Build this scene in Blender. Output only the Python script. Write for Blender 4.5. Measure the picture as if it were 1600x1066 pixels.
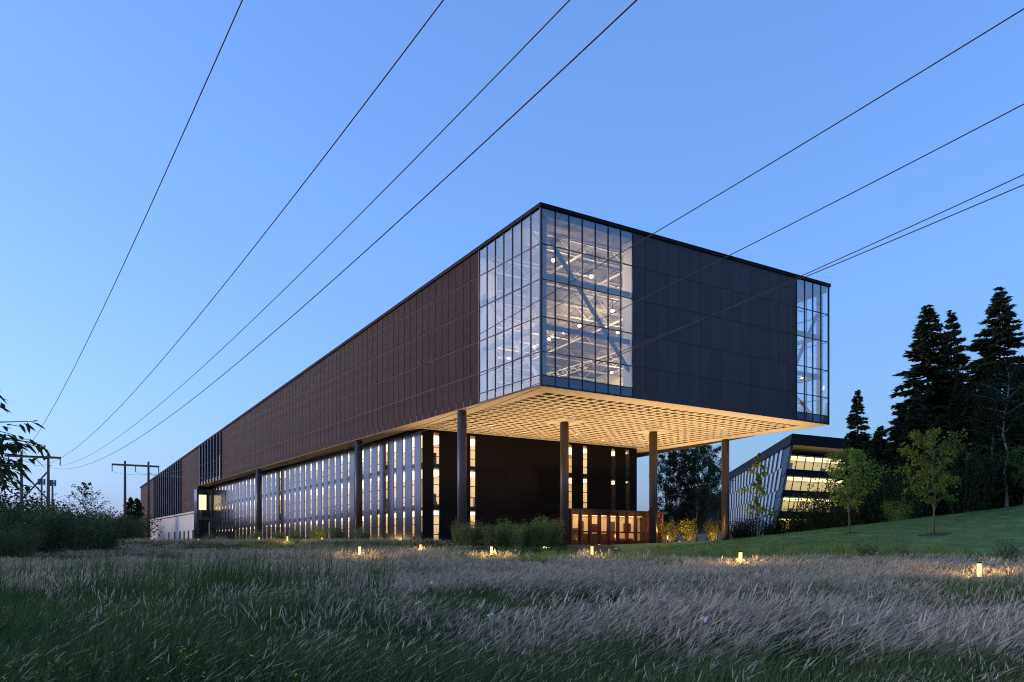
import bpy, math, random
import numpy as np
from mathutils import Vector, Matrix
random.seed(7); np.random.seed(7)
S = bpy.context.scene
for o in list(bpy.data.objects): bpy.data.objects.remove(o)
COL = S.collection
R_ = math.radians

# ------------------------------------------------------------------ camera
EYE = 1.6
cam = bpy.data.cameras.new('camera'); camo = bpy.data.objects.new('camera', cam); COL.objects.link(camo)
cam.sensor_width = 36.0; cam.lens = 1311/1600*36.0
cam.shift_y = (867-533)/1600.0
cam.clip_start = 0.1; cam.clip_end = 9000
camo.location = (0, 0, EYE); camo.rotation_euler = (math.pi/2, 0, 0)
S.camera = camo

# ------------------------------------------------------------------ sky, sun, exposure
SUN_EL, SUN_AZ = 1.5, -82.0
W = bpy.data.worlds.new('World'); S.world = W; W.use_nodes = True
nt = W.node_tree; bg = nt.nodes['Background']
sky = nt.nodes.new('ShaderNodeTexSky'); sky.sky_type = 'NISHITA'; sky.sun_disc = False
sky.sun_elevation = R_(SUN_EL); sky.sun_rotation = R_(SUN_AZ)
sky.air_density = 1; sky.dust_density = 2; sky.ozone_density = 2
gm = nt.nodes.new('ShaderNodeGamma'); gm.inputs[1].default_value = 0.65
tint = nt.nodes.new('ShaderNodeMix'); tint.data_type = 'RGBA'; tint.blend_type = 'MULTIPLY'; tint.inputs[0].default_value = 1
BGS = 0.15
tint.inputs[7].default_value = (0.465/BGS, 0.72/BGS, 1.28/BGS, 1)      # cool white balance of the dusk picture
nt.links.new(sky.outputs[0], gm.inputs[0]); nt.links.new(gm.outputs[0], tint.inputs[6])
se = nt.nodes.new('ShaderNodeSeparateColor'); cb = nt.nodes.new('ShaderNodeCombineColor'); nt.links.new(tint.outputs[2], se.inputs[0])
m1 = nt.nodes.new('ShaderNodeMath'); m1.operation = 'MULTIPLY'; m1.inputs[1].default_value = 1.5; m2 = nt.nodes.new('ShaderNodeMath'); m2.operation = 'MAXIMUM'   # keep the horizon blue
nt.links.new(se.outputs[1], m1.inputs[0]); nt.links.new(m1.outputs[0], m2.inputs[0]); nt.links.new(se.outputs[2], m2.inputs[1])
nt.links.new(se.outputs[0], cb.inputs[0]); nt.links.new(se.outputs[1], cb.inputs[1]); nt.links.new(m2.outputs[0], cb.inputs[2])
nt.links.new(cb.outputs[0], bg.inputs[0]); bg.inputs[1].default_value = BGS
sl = bpy.data.lights.new('sun', 'SUN'); sl.energy = 1.5; sl.angle = R_(16); sl.color = (1, .75, .54)
so = bpy.data.objects.new('sun', sl); COL.objects.link(so)
sd = Vector((math.sin(R_(SUN_AZ)), math.cos(R_(SUN_AZ)), math.tan(R_(17))))
so.rotation_euler = sd.to_track_quat('Z', 'Y').to_euler()
S.view_settings.view_transform = 'Standard'; S.view_settings.look = 'None'
S.view_settings.exposure = 0.0; S.view_settings.gamma = 1.0; S.view_settings.use_curve_mapping = False
S.render.engine = 'CYCLES'
cy = S.cycles
cy.use_denoising = True; cy.denoiser = 'OPENIMAGEDENOISE'; cy.denoising_input_passes = 'RGB_ALBEDO_NORMAL'; cy.denoising_prefilter = 'NONE'; cy.filter_width = 1.1
cy.max_bounces = 7; cy.diffuse_bounces = 3; cy.glossy_bounces = 3; cy.transmission_bounces = 3; cy.transparent_max_bounces = 14
cy.caustics_reflective = False; cy.caustics_refractive = False
cy.sample_clamp_indirect = 4.0; cy.sample_clamp_direct = 15.0; cy.use_light_tree = True
S.render.film_transparent = False

# ------------------------------------------------------------------ materials
MATS = {}
def mat(name, col=(.5,.5,.5), rough=.6, metal=0., var=0., scale=4., bump=0., bscale=None, spec=.4, emit=None, estr=0., stretch=None, streak=0., wave=None):
    m = bpy.data.materials.new(name); m.use_nodes = True
    n = m.node_tree; p = n.nodes['Principled BSDF']; L = n.links.new
    p.inputs['Roughness'].default_value = rough; p.inputs['Metallic'].default_value = metal
    p.inputs['Specular IOR Level'].default_value = spec
    p.inputs['Base Color'].default_value = (*col, 1)
    tc = n.nodes.new('ShaderNodeTexCoord')
    vec = tc.outputs['Object']
    if stretch:
        mp = n.nodes.new('ShaderNodeMapping'); mp.inputs['Scale'].default_value = stretch; L(vec, mp.inputs[0]); vec = mp.outputs[0]
    if var:
        nz = n.nodes.new('ShaderNodeTexNoise'); nz.inputs['Scale'].default_value = scale; nz.inputs['Detail'].default_value = 6; L(vec, nz.inputs[0])
        oi = n.nodes.new('ShaderNodeObjectInfo')
        ad = n.nodes.new('ShaderNodeMath'); ad.operation = 'MULTIPLY_ADD'; ad.inputs[1].default_value = .35; L(oi.outputs['Random'], ad.inputs[0]); L(nz.outputs[0], ad.inputs[2])
        rp = n.nodes.new('ShaderNodeMapRange'); rp.inputs[1].default_value = .35; rp.inputs[2].default_value = 1.0
        rp.inputs[3].default_value = 1-var; rp.inputs[4].default_value = 1+var; L(ad.outputs[0], rp.inputs[0])
        mx = n.nodes.new('ShaderNodeVectorMath'); mx.operation = 'SCALE'; mx.inputs[0].default_value = col; L(rp.outputs[0], mx.inputs['Scale'])
        L(mx.outputs[0], p.inputs['Base Color'])
        rr = n.nodes.new('ShaderNodeMapRange'); rr.inputs[1].default_value = .3; rr.inputs[2].default_value = .7
        rr.inputs[3].default_value = max(.02, rough-.08); rr.inputs[4].default_value = min(1, rough+.1); L(nz.outputs[0], rr.inputs[0]); L(rr.outputs[0], p.inputs['Roughness'])
    if wave:
        wv = n.nodes.new('ShaderNodeTexWave'); wv.wave_type = 'BANDS'; wv.bands_direction = wave[0]; wv.inputs['Scale'].default_value = wave[1]; L(tc.outputs['Object'], wv.inputs[0])
        bp = n.nodes.new('ShaderNodeBump'); bp.inputs['Strength'].default_value = wave[2]; bp.inputs['Distance'].default_value = .02
        L(wv.outputs[1], bp.inputs['Height']); L(bp.outputs[0], p.inputs['Normal'])
    elif bump:
        bz = n.nodes.new('ShaderNodeTexNoise'); bz.inputs['Scale'].default_value = bscale or scale*3; bz.inputs['Detail'].default_value = 8; L(vec, bz.inputs[0])
        bp = n.nodes.new('ShaderNodeBump'); bp.inputs['Strength'].default_value = bump; bp.inputs['Distance'].default_value = .05
        L(bz.outputs[0], bp.inputs['Height']); L(bp.outputs[0], p.inputs['Normal'])
    if emit:
        p.inputs['Emission Color'].default_value = (*emit, 1); p.inputs['Emission Strength'].default_value = estr
    MATS[name] = m
    return m

def glass(name, tintc=(.93,.95,.96), gain=.95, base=.042, rough=.0):
    m = bpy.data.materials.new(name); m.use_nodes = True; n = m.node_tree; n.nodes.clear(); L = n.links.new
    out = n.nodes.new('ShaderNodeOutputMaterial'); mx = n.nodes.new('ShaderNodeMixShader')
    t = n.nodes.new('ShaderNodeBsdfTransparent'); t.inputs[0].default_value = (*tintc, 1)
    g = n.nodes.new('ShaderNodeBsdfGlossy'); g.inputs['Roughness'].default_value = rough; g.inputs[0].default_value = (.95,.97,1,1)
    ge = n.nodes.new('ShaderNodeNewGeometry'); dp = n.nodes.new('ShaderNodeVectorMath'); dp.operation = 'DOT_PRODUCT'
    L(ge.outputs['Normal'], dp.inputs[0]); L(ge.outputs['Incoming'], dp.inputs[1])
    ab = n.nodes.new('ShaderNodeMath'); ab.operation = 'ABSOLUTE'; L(dp.outputs['Value'], ab.inputs[0])
    su = n.nodes.new('ShaderNodeMath'); su.operation = 'SUBTRACT'; su.inputs[0].default_value = 1; L(ab.outputs[0], su.inputs[1])
    f = n.nodes.new('ShaderNodeMath'); f.operation = 'POWER'; f.inputs[1].default_value = 2.5; L(su.outputs[0], f.inputs[0])
    ma = n.nodes.new('ShaderNodeMath'); ma.operation = 'MULTIPLY_ADD'; ma.inputs[1].default_value = gain; ma.inputs[2].default_value = base; ma.use_clamp = True
    tc = n.nodes.new('ShaderNodeTexCoord'); nz = n.nodes.new('ShaderNodeTexNoise'); nz.inputs['Scale'].default_value = .7
    bp = n.nodes.new('ShaderNodeBump'); bp.inputs['Strength'].default_value = .04; bp.inputs['Distance'].default_value = .05
    L(tc.outputs['Object'], nz.inputs[0]); L(nz.outputs[0], bp.inputs['Height']); L(bp.outputs[0], g.inputs['Normal'])
    L(f.outputs[0], ma.inputs[0]); L(ma.outputs[0], mx.inputs[0]); L(t.outputs[0], mx.inputs[1]); L(g.outputs[0], mx.inputs[2]); L(mx.outputs[0], out.inputs[0])
    MATS[name] = m
    return m

def leafmat(name, cols, trans=.35, rough=.55, base_var=.25):
    """foliage: colour picked per leaf (random per island) from a ramp"""
    m = bpy.data.materials.new(name); m.use_nodes = True; n = m.node_tree; n.nodes.clear(); L = n.links.new
    out = n.nodes.new('ShaderNodeOutputMaterial')
    g = n.nodes.new('ShaderNodeNewGeometry'); oi = n.nodes.new('ShaderNodeObjectInfo')
    rp = n.nodes.new('ShaderNodeValToRGB'); els = rp.color_ramp.elements
    while len(els) < len(cols): els.new(.5)
    for i, c in enumerate(cols):
        els[i].position = i/(len(cols)-1); els[i].color = (*c, 1)
    L(g.outputs['Random Per Island'], rp.inputs[0])
    mr = n.nodes.new('ShaderNodeMapRange'); mr.inputs[3].default_value = 1-base_var; mr.inputs[4].default_value = 1+base_var; L(oi.outputs['Random'], mr.inputs[0])
    sc = n.nodes.new('ShaderNodeVectorMath'); sc.operation = 'SCALE'; L(rp.outputs[0], sc.inputs[0]); L(mr.outputs[0], sc.inputs['Scale'])
    d = n.nodes.new('ShaderNodeBsdfDiffuse'); t = n.nodes.new('ShaderNodeBsdfTranslucent'); mx = n.nodes.new('ShaderNodeMixShader'); mx.inputs[0].default_value = trans
    L(sc.outputs[0], d.inputs[0]); L(sc.outputs[0], t.inputs[0]); L(d.outputs[0], mx.inputs[1]); L(t.outputs[0], mx.inputs[2]); L(mx.outputs[0], out.inputs[0])
    MATS[name] = m
    return m

def emitmat(name, col, st, sample=True):
    m = bpy.data.materials.new(name); m.use_nodes = True; n = m.node_tree; n.nodes.clear()
    out = n.nodes.new('ShaderNodeOutputMaterial'); e = n.nodes.new('ShaderNodeEmission')
    e.inputs[0].default_value = (*col, 1); e.inputs[1].default_value = st; n.links.new(e.outputs[0], out.inputs[0])
    if not sample: m.cycles.emission_sampling = 'NONE'
    MATS[name] = m
    return m

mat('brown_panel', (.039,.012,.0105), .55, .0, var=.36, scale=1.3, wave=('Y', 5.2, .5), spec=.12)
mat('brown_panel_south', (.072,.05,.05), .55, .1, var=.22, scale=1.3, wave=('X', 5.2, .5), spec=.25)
mat('joint_metal', (.26,.17,.15), .6, .0, var=.1)
mat('joint_dark', (.05,.042,.045), .5, .2, var=.1)
mat('fascia', (.006,.006,.008), .6, .0, var=.2, spec=.1)
mat('mullion', (.022,.024,.032), .4, .5, var=.15)
mat('spandrel_glass', (.035,.06,.11), .12, 0, var=.1, spec=.7)
mat('blue_metal', (.092,.108,.145), .17, .92)
mat('lower_panel', (.007,.0065,.010), .5, .0, var=.25, scale=.8, spec=.12)
mat('column_paint', (.085,.07,.068), .42, .2, var=.14, scale=2, bump=.05)
mat('soffit', (.60,.49,.36), .7, 0, var=.07, scale=3)
mat('soffit_back', (.085,.058,.036), .8, 0, var=.1, scale=3)  # shade inside the coffers is put into this darker colour
mat('white_wall', (.74,.67,.61), .8, 0, var=.06, scale=.5, bump=.05)
mat('cream_wall', (.78,.70,.56), .8, 0, var=.05, scale=.6)
mat('gym_wall', (.86,.80,.66), .7, 0, var=.05, scale=.6)
mat('gym_ceiling', (.17,.155,.145), .8, 0, var=.12, scale=1.2)
mat('gym_floor', (.45,.33,.2), .4, 0, var=.1)
mat('steel_grey', (.17,.16,.155), .5, .3, var=.15)
mat('steel_light', (.50,.47,.43), .5, .2, var=.1)
mat('slab', (.68,.63,.55), .8, 0, var=.1)
mat('red_metal', (.085,.026,.018), .5, .2, var=.2, scale=3)
mat('dark_metal', (.02,.02,.022), .5, .4, var=.2)
mat('furniture', (.10,.08,.06), .6, 0, var=.4, scale=1)
mat('wood_pole', (.17,.10,.075), .85, 0, var=.3, scale=6, bump=.4, stretch=(1,1,.12))
mat('wire', (.03,.03,.033), .5, .5)
mat('ceramic', (.05,.05,.055), .3)
mat('bark', (.12,.095,.08), .9, 0, var=.35, scale=7, bump=.6, stretch=(1,1,.25))
mat('pale_bark', (.30,.27,.24), .9, 0, var=.3, scale=7, bump=.5, stretch=(1,1,.25))
mat('soil', (.045,.042,.03), .95, 0, var=.4, scale=.8, bump=.6, bscale=6)
mat('mulch', (.03,.022,.018), .95, 0, var=.4, scale=9, bump=.8, bscale=30)
mat('lawn', (.115,.20,.06), .9, 0, var=.42, scale=.35, bump=.8, bscale=28)
mat('paving', (.30,.28,.26), .85, 0, var=.1, scale=2)
mat('hill_green', (.03,.045,.05), .95, 0, var=.3, scale=.01)
mat('fin_light', (.42,.48,.58), .35, .3, var=.06)
mat('fin_dark', (.012,.013,.02), .45, .3, var=.2)
mat('antenna', (.16,.17,.19), .5, .3, var=.1)
glass('glass'); glass('slot_glass', (.98,.97,.95), .38, .025); glass('far_glass', (.95,.95,.9), .6, .02)
emitmat('gym_lamp', (1,.86,.62), 40, False)
emitmat('office_lamp', (1,.74,.43), 3.2, False); emitmat('window_glow', (1,.78,.46), 1.6, False)
emitmat('pav_lamp', (1,.62,.28), 3.8, False)
emitmat('far_lamp', (1,.80,.36), 2.4, False)
m = emitmat('bollard_lamp', (1,.58,.22), 1.45, False)     # frosted lens: glows itself and lets the bulb's light through
n_ = m.node_tree; ad_ = n_.nodes.new('ShaderNodeAddShader'); tr_ = n_.nodes.new('ShaderNodeBsdfTransparent'); tr_.inputs[0].default_value = (.6,.6,.6,1)
n_.links.new(n_.nodes['Emission'].outputs[0], ad_.inputs[0]); n_.links.new(tr_.outputs[0], ad_.inputs[1]); n_.links.new(ad_.outputs[0], n_.nodes['Material Output'].inputs[0])
emitmat('red_lamp', (1,.10,.04), 9, False)
emitmat('uplight_lens', (1,.72,.4), 3, False)
leafmat('leaf_young', [(.13,.19,.03),(.20,.27,.045),(.26,.30,.07)])
leafmat('leaf_shrub', [(.13,.20,.055),(.19,.27,.085),(.25,.30,.12)])
leafmat('leaf_dark', [(.024,.042,.018),(.04,.066,.026),(.055,.08,.034)])
leafmat('leaf_willow', [(.05,.085,.035),(.085,.125,.055),(.13,.165,.085)])
leafmat('leaf_lit_yellow', [(.12,.13,.02),(.2,.19,.03),(.26,.21,.05)])  # yellow of the spotlights is put into the leaf colour
leafmat('needle', [(.04,.07,.042),(.075,.115,.062),(.12,.16,.09)], trans=.3)
leafmat('hedge_leaf', [(.025,.06,.02),(.05,.09,.03),(.06,.11,.035)])
leafmat('blade_near', [(.018,.04,.012),(.035,.068,.02),(.07,.115,.04),(.16,.18,.09)], trans=.15)  # darker copy of the blade colour, with deep grass shade put in
leafmat('blade', [(.035,.075,.02),(.06,.12,.032),(.10,.17,.055),(.2,.23,.11)], trans=.18)
leafmat('seed', [(.38,.32,.23),(.53,.45,.33),(.72,.61,.46)], trans=.25)
leafmat('stalk', [(.07,.10,.04),(.12,.15,.07),(.20,.19,.11)], trans=.2)
leafmat('reed', [(.03,.065,.02),(.05,.10,.03),(.07,.12,.04)], trans=.3)
leafmat('lawn_blade', [(.08,.15,.04),(.11,.19,.06),(.13,.21,.07)], trans=.3)
leafmat('flower_yellow', [(.55,.42,.02),(.7,.55,.04),(.75,.6,.08)], trans=.2)
leafmat('flower_white', [(.6,.62,.6),(.7,.72,.7),(.8,.8,.78)], trans=.2)

# ------------------------------------------------------------------ mesh helpers
class MB:
    def __init__(s): s.v = []; s.f = []
    def add(s, vs, fs):
        b = len(s.v); s.v += [tuple(p) for p in vs]; s.f += [tuple(i+b for i in f) for f in fs]; return s
    def hexa(s, p): # 8 points: bottom ring 0-3, top ring 4-7
        return s.add(p, [(3,2,1,0),(4,5,6,7),(0,1,5,4),(1,2,6,5),(2,3,7,6),(3,0,4,7)])
    def box(s, x0,x1,y0,y1,z0,z1):
        return s.hexa([(x0,y0,z0),(x1,y0,z0),(x1,y1,z0),(x0,y1,z0),(x0,y0,z1),(x1,y0,z1),(x1,y1,z1),(x0,y1,z1)])
    def bar(s, p, q, w, h=None):
        p = Vector(p); q = Vector(q); h = h or w; d = (q-p).normalized()
        up = Vector((0,0,1)) if abs(d.z) < .95 else Vector((1,0,0))
        a = d.cross(up).normalized()*w/2; b = a.normalized().cross(d)*h/2
        return s.hexa([p-a-b,p+a-b,p+a+b,p-a+b,q-a-b,q+a-b,q+a+b,q-a+b])
    def tube(s, pts, rad, n=8, cap=True):
        pts = [Vector(p) for p in pts]; b = len(s.v); m = len(pts)
        if not hasattr(rad, '__len__'): rad = [rad]*m
        for i, p in enumerate(pts):
            d = (pts[min(i+1,m-1)]-pts[max(i-1,0)]).normalized()
            up = Vector((0,0,1)) if abs(d.z) < .9 else Vector((1,0,0))
            a = d.cross(up).normalized(); c = a.cross(d)
            for k in range(n):
                t = 2*math.pi*k/n; s.v.append(tuple(p+(a*math.cos(t)+c*math.sin(t))*rad[i]))
        for i in range(m-1):
            for k in range(n):
                k2 = (k+1) % n; s.f.append((b+i*n+k, b+i*n+k2, b+(i+1)*n+k2, b+(i+1)*n+k))
        if cap:
            s.f.append(tuple(b+k for k in range(n))[::-1]); s.f.append(tuple(b+(m-1)*n+k for k in range(n)))
        return s
    def mesh(s, name, m, smooth=False):
        me = bpy.data.meshes.new(name); me.from_pydata(s.v, [], s.f); me.validate(); me.update()
        me.materials.append(MATS[m])
        if smooth: me.shade_smooth()
        return me
    def build(s, name, m, parent=None, loc=(0,0,0), smooth=False):
        return link(name, s.mesh(name, m, smooth), parent, loc)

def link(name, me, parent=None, loc=(0,0,0), rotz=0):
    o = bpy.data.objects.new(name, me); COL.objects.link(o); o.location = loc; o.rotation_euler = (0,0,rotz)
    if parent: o.parent = parent
    return o
def tag(o, label=None, cat=None, group=None, kind=None):
    if label: o['label'] = label
    if cat: o['category'] = cat
    if group: o['group'] = group
    if kind: o['kind'] = kind
    return o
def empty(name, loc=(0,0,0), rotz=0):
    e = bpy.data.objects.new(name, None); COL.objects.link(e); e.location = loc; e.rotation_euler = (0,0,rotz); return e
def npmesh(name, V, F, m):
    """V (n,3), F (k,4) or (k,3) numpy -> mesh"""
    me = bpy.data.meshes.new(name); k = F.shape[1]
    me.vertices.add(len(V)); me.vertices.foreach_set('co', V.astype(np.float32).ravel())
    me.loops.add(F.size); me.loops.foreach_set('vertex_index', F.astype(np.int32).ravel())
    me.polygons.add(len(F)); me.polygons.foreach_set('loop_start', np.arange(0, F.size, k, dtype=np.int32))
    me.polygons.foreach_set('loop_total', np.full(len(F), k, dtype=np.int32))
    me.update(calc_edges=True); me.materials.append(MATS[m]); return me
def lamp_light(name, kind, energy, col, parent, loc, size=.2, spot=None, blend=.8):
    l = bpy.data.lights.new(name, kind); l.energy = energy; l.color = col; l.shadow_soft_size = size
    if kind == 'SPOT': l.spot_size = R_(spot); l.spot_blend = blend
    o = bpy.data.objects.new(name, l); COL.objects.link(o); o.parent = parent; o.location = loc
    return o

# ------------------------------------------------------------------ terrain
GY = np.array([-400,0,15,30,36,47,60,73,85,92,110,9000.]); GZ = np.array([-.2,0,.05,.36,.6,.98,1.2,1.45,2.0,2.7,2.8,2.8])
def sstep(a, b, x): t = np.clip((x-a)/(b-a), 0, 1); return t*t*(3-2*t)
def ground(x, y):
    x = np.asarray(x, float); y = np.asarray(y, float)
    z = np.interp(y, GY, GZ)
    z = z + .07*np.sin(x*.55+y*.21)*np.sin(y*.43-.2*x)*np.clip(1-y/90, 0, 1)
    near = np.clip(1-y/70, 0, 1)*np.clip(y/4, 0, 1)
    z = z + near*(.16*np.sin(x*.9+1.3*np.sin(y*.35))*np.sin(y*.62+.8*np.sin(x*.3))+.10*np.sin(x*.37-y*.29+1.))
    H = .118*np.clip(x-11.5, 0, 42)
    Sy = np.interp(y, [0,40,46,50,60,70,77,400], [0,0,.16,.37,.83,.98,1,1])
    back = 1-.85*sstep(80, 97, y)*(1-sstep(44, 56, x))
    z = z + H*Sy*back
    return z
def g(x, y): return float(ground(x, y))
xs = np.unique(np.concatenate([np.linspace(-70, 100, 171), np.linspace(-6000, -70, 24), np.linspace(100, 6000, 24)]))
ys = np.unique(np.concatenate([np.linspace(-12, 130, 143), np.linspace(-300, -12, 6), np.linspace(130, 8000, 30)]))
XX, YY = np.meshgrid(xs, ys); ZZ = ground(XX, YY)
V = np.stack([XX, YY, ZZ], -1).reshape(-1, 3); nx = len(xs); ii = np.arange((len(ys)-1)*(nx-1)); a = ii//(nx-1)*nx+ii % (nx-1)
gme = npmesh('ground', V, np.stack([a, a+1, a+1+nx, a+nx], 1), 'soil'); gme.shade_smooth()
tag(link('ground', gme), kind='structure')
# mown lawn on the bank
lx = np.linspace(11, 95, 130); ly = np.linspace(44, 100, 100); LX, LY = np.meshgrid(lx, ly); LZ = ground(LX, LY)+.03
front = 47+np.clip(27-lx, 0, 40)*1.55+.6*np.sin(lx*.7); V = np.stack([LX, LY, LZ], -1).reshape(-1, 3)
F = []
for j in range(len(ly)-1):
    for i in range(len(lx)-1):
        if ly[j] > front[i]:
            q = j*len(lx)+i; F.append((q, q+1, q+1+len(lx), q+len(lx)))
lme = npmesh('lawn', V, np.array(F), 'lawn'); lme.shade_smooth(); tag(link('lawn', lme), kind='structure')
# far wooded hills beyond the entrance
b = MB(); n = 240
for i in range(n+1):
    x = 60+1500*i/n; h = 118+26*math.sin(i*.11)+10*math.sin(i*.9)+9*random.random()+(8*random.random() if i % 2 else 0)
    b.v += [(x, 2000, 0), (x, 2000+.02*(x-500), h), (x, 2700, h*.7)]
for i in range(n):
    q = i*3; b.f += [(q, q+3, q+4, q+1), (q+1, q+4, q+5, q+2)]
tag(b.build('hills', 'hill_green'), kind='structure')
b = MB(); b.box(-5,44,28,29,0,.05)
# ------------------------------------------------------------------ main building (local x = along south face, y = along west face)
TH = math.atan(860/1311.)
cT, sT = math.cos(TH), math.sin(TH)
CX, CY = 2.57, 75.0
def bw(r, l): return (CX+r*cT-l*sT, CY+r*sT+l*cT)
BLD = empty('research_building', (CX, CY, 0), TH)
tag(BLD, 'huge dark brown cantilevered building with glazed corners, raised on round columns', 'building')
WID, LEN = 41.0, 201.0
SOF = 16.7; ZT = [16.7, 17.7, 19.8, 22.95, 26.29, 29.47]     # soffit and transom heights
def roof(l): return 33.07-.059*l
PW = 1.525; G0 = 10.7; GR = 10.9; GE = 35.1
FLOOR0 = 2.75

# roof edge / fascia
b = MB()
b.hexa([(-.14,-.14,roof(0)-.36),(WID+.14,-.14,roof(0)-.36),(WID+.14,LEN,roof(LEN)-.36),(-.14,LEN,roof(LEN)-.36),
        (-.14,-.14,roof(0)),(WID+.14,-.14,roof(0)),(WID+.14,LEN,roof(LEN)),(-.14,LEN,roof(LEN))])
b.build('roof', 'fascia', BLD)
# west facade: backing, then panels in recessed joints
b = MB()
b.hexa([(.064,G0+.1,SOF+.02),(.3,G0+.1,SOF+.02),(.3,131,SOF+.02),(.064,131,SOF+.02),(.064,G0+.1,roof(G0)-.37),(.3,G0+.1,roof(G0)-.37),(.3,131,roof(131)-.37),(.064,131,roof(131)-.37)])
b.hexa([(.064,131,11.34),(.3,131,11.34),(.3,LEN,11.34),(.064,LEN,11.34),(.064,131,roof(131)-.37),(.3,131,roof(131)-.37),(.3,LEN,roof(LEN)-.37),(.064,LEN,roof(LEN)-.37)])
west = b.build('west_facade', 'joint_metal', BLD)
ROWS = [(16.7,19.8),(19.8,22.95),(22.95,26.29),(26.29,29.47),(29.47,99)]
gap = .045
prow = [MB().box(0,.06,gap,PW-gap,z0-SOF+gap,z1-SOF-gap).mesh('panel','brown_panel') for z0,z1 in ROWS[:4]]
rest = MB(); ncol = int((131-G0)/PW)+1
def slant(mb, x0, x1, l0, l1, z0):
    a, c = roof(l0)-.38, roof(l1)-.38
    if c-z0 < .06: return
    mb.hexa([(x0,l0,z0),(x1,l0,z0),(x1,l1,z0),(x0,l1,z0),(x0,l0,a),(x1,l0,a),(x1,l1,c),(x0,l1,c)])
LOUV = [(110.4,127.6),(147,180)]
npan = 0
for i in range(int((LEN-G0)/PW)):
    l = G0+.12+i*PW
    if any(a_-.4 < l < b_-.6 for a_, b_ in LOUV): continue
    far = l > 104
    rows = ROWS if l < 131 else [(11.34,13.5),(13.5,16.7)]+ROWS
    for j, (z0, z1) in enumerate(rows):
        if z0 > roof(l)-.5: continue
        zmax = min(z1, roof(l+PW)-.38)
        if far:
            if zmax >= z1: rest.box(.0,.06,l+gap,l+PW-gap,z0+gap,z1-gap)
            else: slant(rest,.0,.06,l+gap,l+PW-gap,z0+gap)
        else:
            npan += 1
            if zmax >= z1: link('panel', prow[j], west, (0, l, SOF))
            else:
                m_ = MB(); slant(m_, 0, .06, l+gap, l+PW-gap, z0+gap)
                if m_.v: m_.build('panel', 'brown_panel', west)
o = rest.build('far_panels', 'brown_panel', west); o['kind'] = 'stuff'
# louvre bays far down the west facade
for a_, b_ in LOUV:
    m_ = MB(); zb = SOF if a_ < 120 else 11.4
    m_.hexa([(.03,a_,zb),(.062,a_,zb),(.062,b_,zb),(.03,b_,zb),(.03,a_,roof(a_)-.4),(.062,a_,roof(a_)-.4),(.062,b_,roof(b_)-.4),(.03,b_,roof(b_)-.4)])
    bay = m_.build('louvre_bay', 'spandrel_glass', BLD)
    n_ = int((b_-a_)/2.4)
    for i in range(n_+1):
        l = a_+i*(b_-a_)/n_
        m_ = MB(); zt = roof(l+.5)-.4; m_.box(-.25,.028,l-.24,l+.24,zb,zt); m_.build('louvre', 'fin_dark', bay)
m_ = MB()
for l in (111.5,113.9,116.3): m_.box(.02,.029,l-.55,l+.3,17.2,21.6)
m_.build('lit_window', 'window_glow', BLD)
# south facade panels
b = MB(); b.box(GR+.1, GE, .09, .3, SOF+.02, roof(0)-.37); south = b.build('south_facade', 'joint_dark', BLD)
NS = 16; SW = (GE-GR-.1)/NS
rs = ROWS[:4]+[(29.47, roof(0)-.37)]
smesh = [MB().box(gap*.4,SW-gap*.4,0,.06,z0-SOF+gap*.4,z1-SOF-gap*.4).mesh('panel','brown_panel_south') for z0,z1 in rs]
for i in range(NS):
    for j in range(5): link('panel', smesh[j], south, (GR+.1+i*SW, 0, SOF))

# glazed corners: frames (mullions, transoms) with a pane in every bay
def curtain(name, o_, d_, nb, wd, sloped, zlist=ZT):
    """o_ start point (r,l), d_ direction in plan, nb bays of width wd; outward offset is handled by the plane itself"""
    ox, oy = o_; dx, dy = d_; nx_, ny_ = dy, -dx
    if name == 'west': nx_, ny_ = -1, 0
    if name in ('south', 'south_end'): nx_, ny_ = 0, -1
    if name == 'east': nx_, ny_ = 1, 0
    def P(t, out, z): return (ox+dx*t+nx_*out, oy+dy*t+ny_*out, z)
    def top(t): return (roof(oy+dy*t) if sloped else roof(0))-.37
    fb = MB()
    for i in range(nb+1):
        t = i*wd; w_ = .035 if 0 < i < nb else .07
        fb.hexa([P(t-w_,-.12,SOF+.02),P(t+w_,-.12,SOF+.02),P(t+w_,.05,SOF+.02),P(t-w_,.05,SOF+.02),
                 P(t-w_,-.12,top(t)),P(t+w_,-.12,top(t)),P(t+w_,.05,top(t)),P(t-w_,.05,top(t))])
    for z in zlist[1:]:
        fb.hexa([P(0,-.1,z-.035),P(nb*wd,-.1,z-.035),P(nb*wd,.03,z-.035),P(0,.03,z-.035),P(0,-.1,z+.035),P(nb*wd,-.1,z+.035),P(nb*wd,.03,z+.035),P(0,.03,z+.035)])
    fb.hexa([P(0,-.1,SOF+.005),P(nb*wd,-.1,SOF+.005),P(nb*wd,.04,SOF+.005),P(0,.04,SOF+.005),P(0,-.1,SOF+.16),P(nb*wd,-.1,SOF+.16),P(nb*wd,.04,SOF+.16),P(0,.04,SOF+.16)])
    fr = fb.build('curtain_wall', 'mullion', BLD)
    for i in range(nb):
        t0, t1 = i*wd+.035, (i+1)*wd-.035
        for j in range(6):
            z0 = zlist[j]+.036 if j else SOF+.17
            m_ = MB()
            if j < 5:
                z1 = zlist[j+1]-.036; za = zb = z1
            else: za, zb = top(t0), top(t1)
            m_.hexa([P(t0,-.035,z0),P(t1,-.035,z0),P(t1,-.01,z0),P(t0,-.01,z0),P(t0,-.035,za),P(t1,-.035,zb),P(t1,-.01,zb),P(t0,-.01,za)])
            m_.build('spandrel' if (j == 0 and name != 'west') else 'pane', 'spandrel_glass' if (j == 0 and name != 'west') else 'glass', fr)
curtain('west', (0,.08), (0,1), 7, (G0-.08)/7, True)
curtain('south', (.08,0), (1,0), 7, (GR-.08)/7, False)
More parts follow.
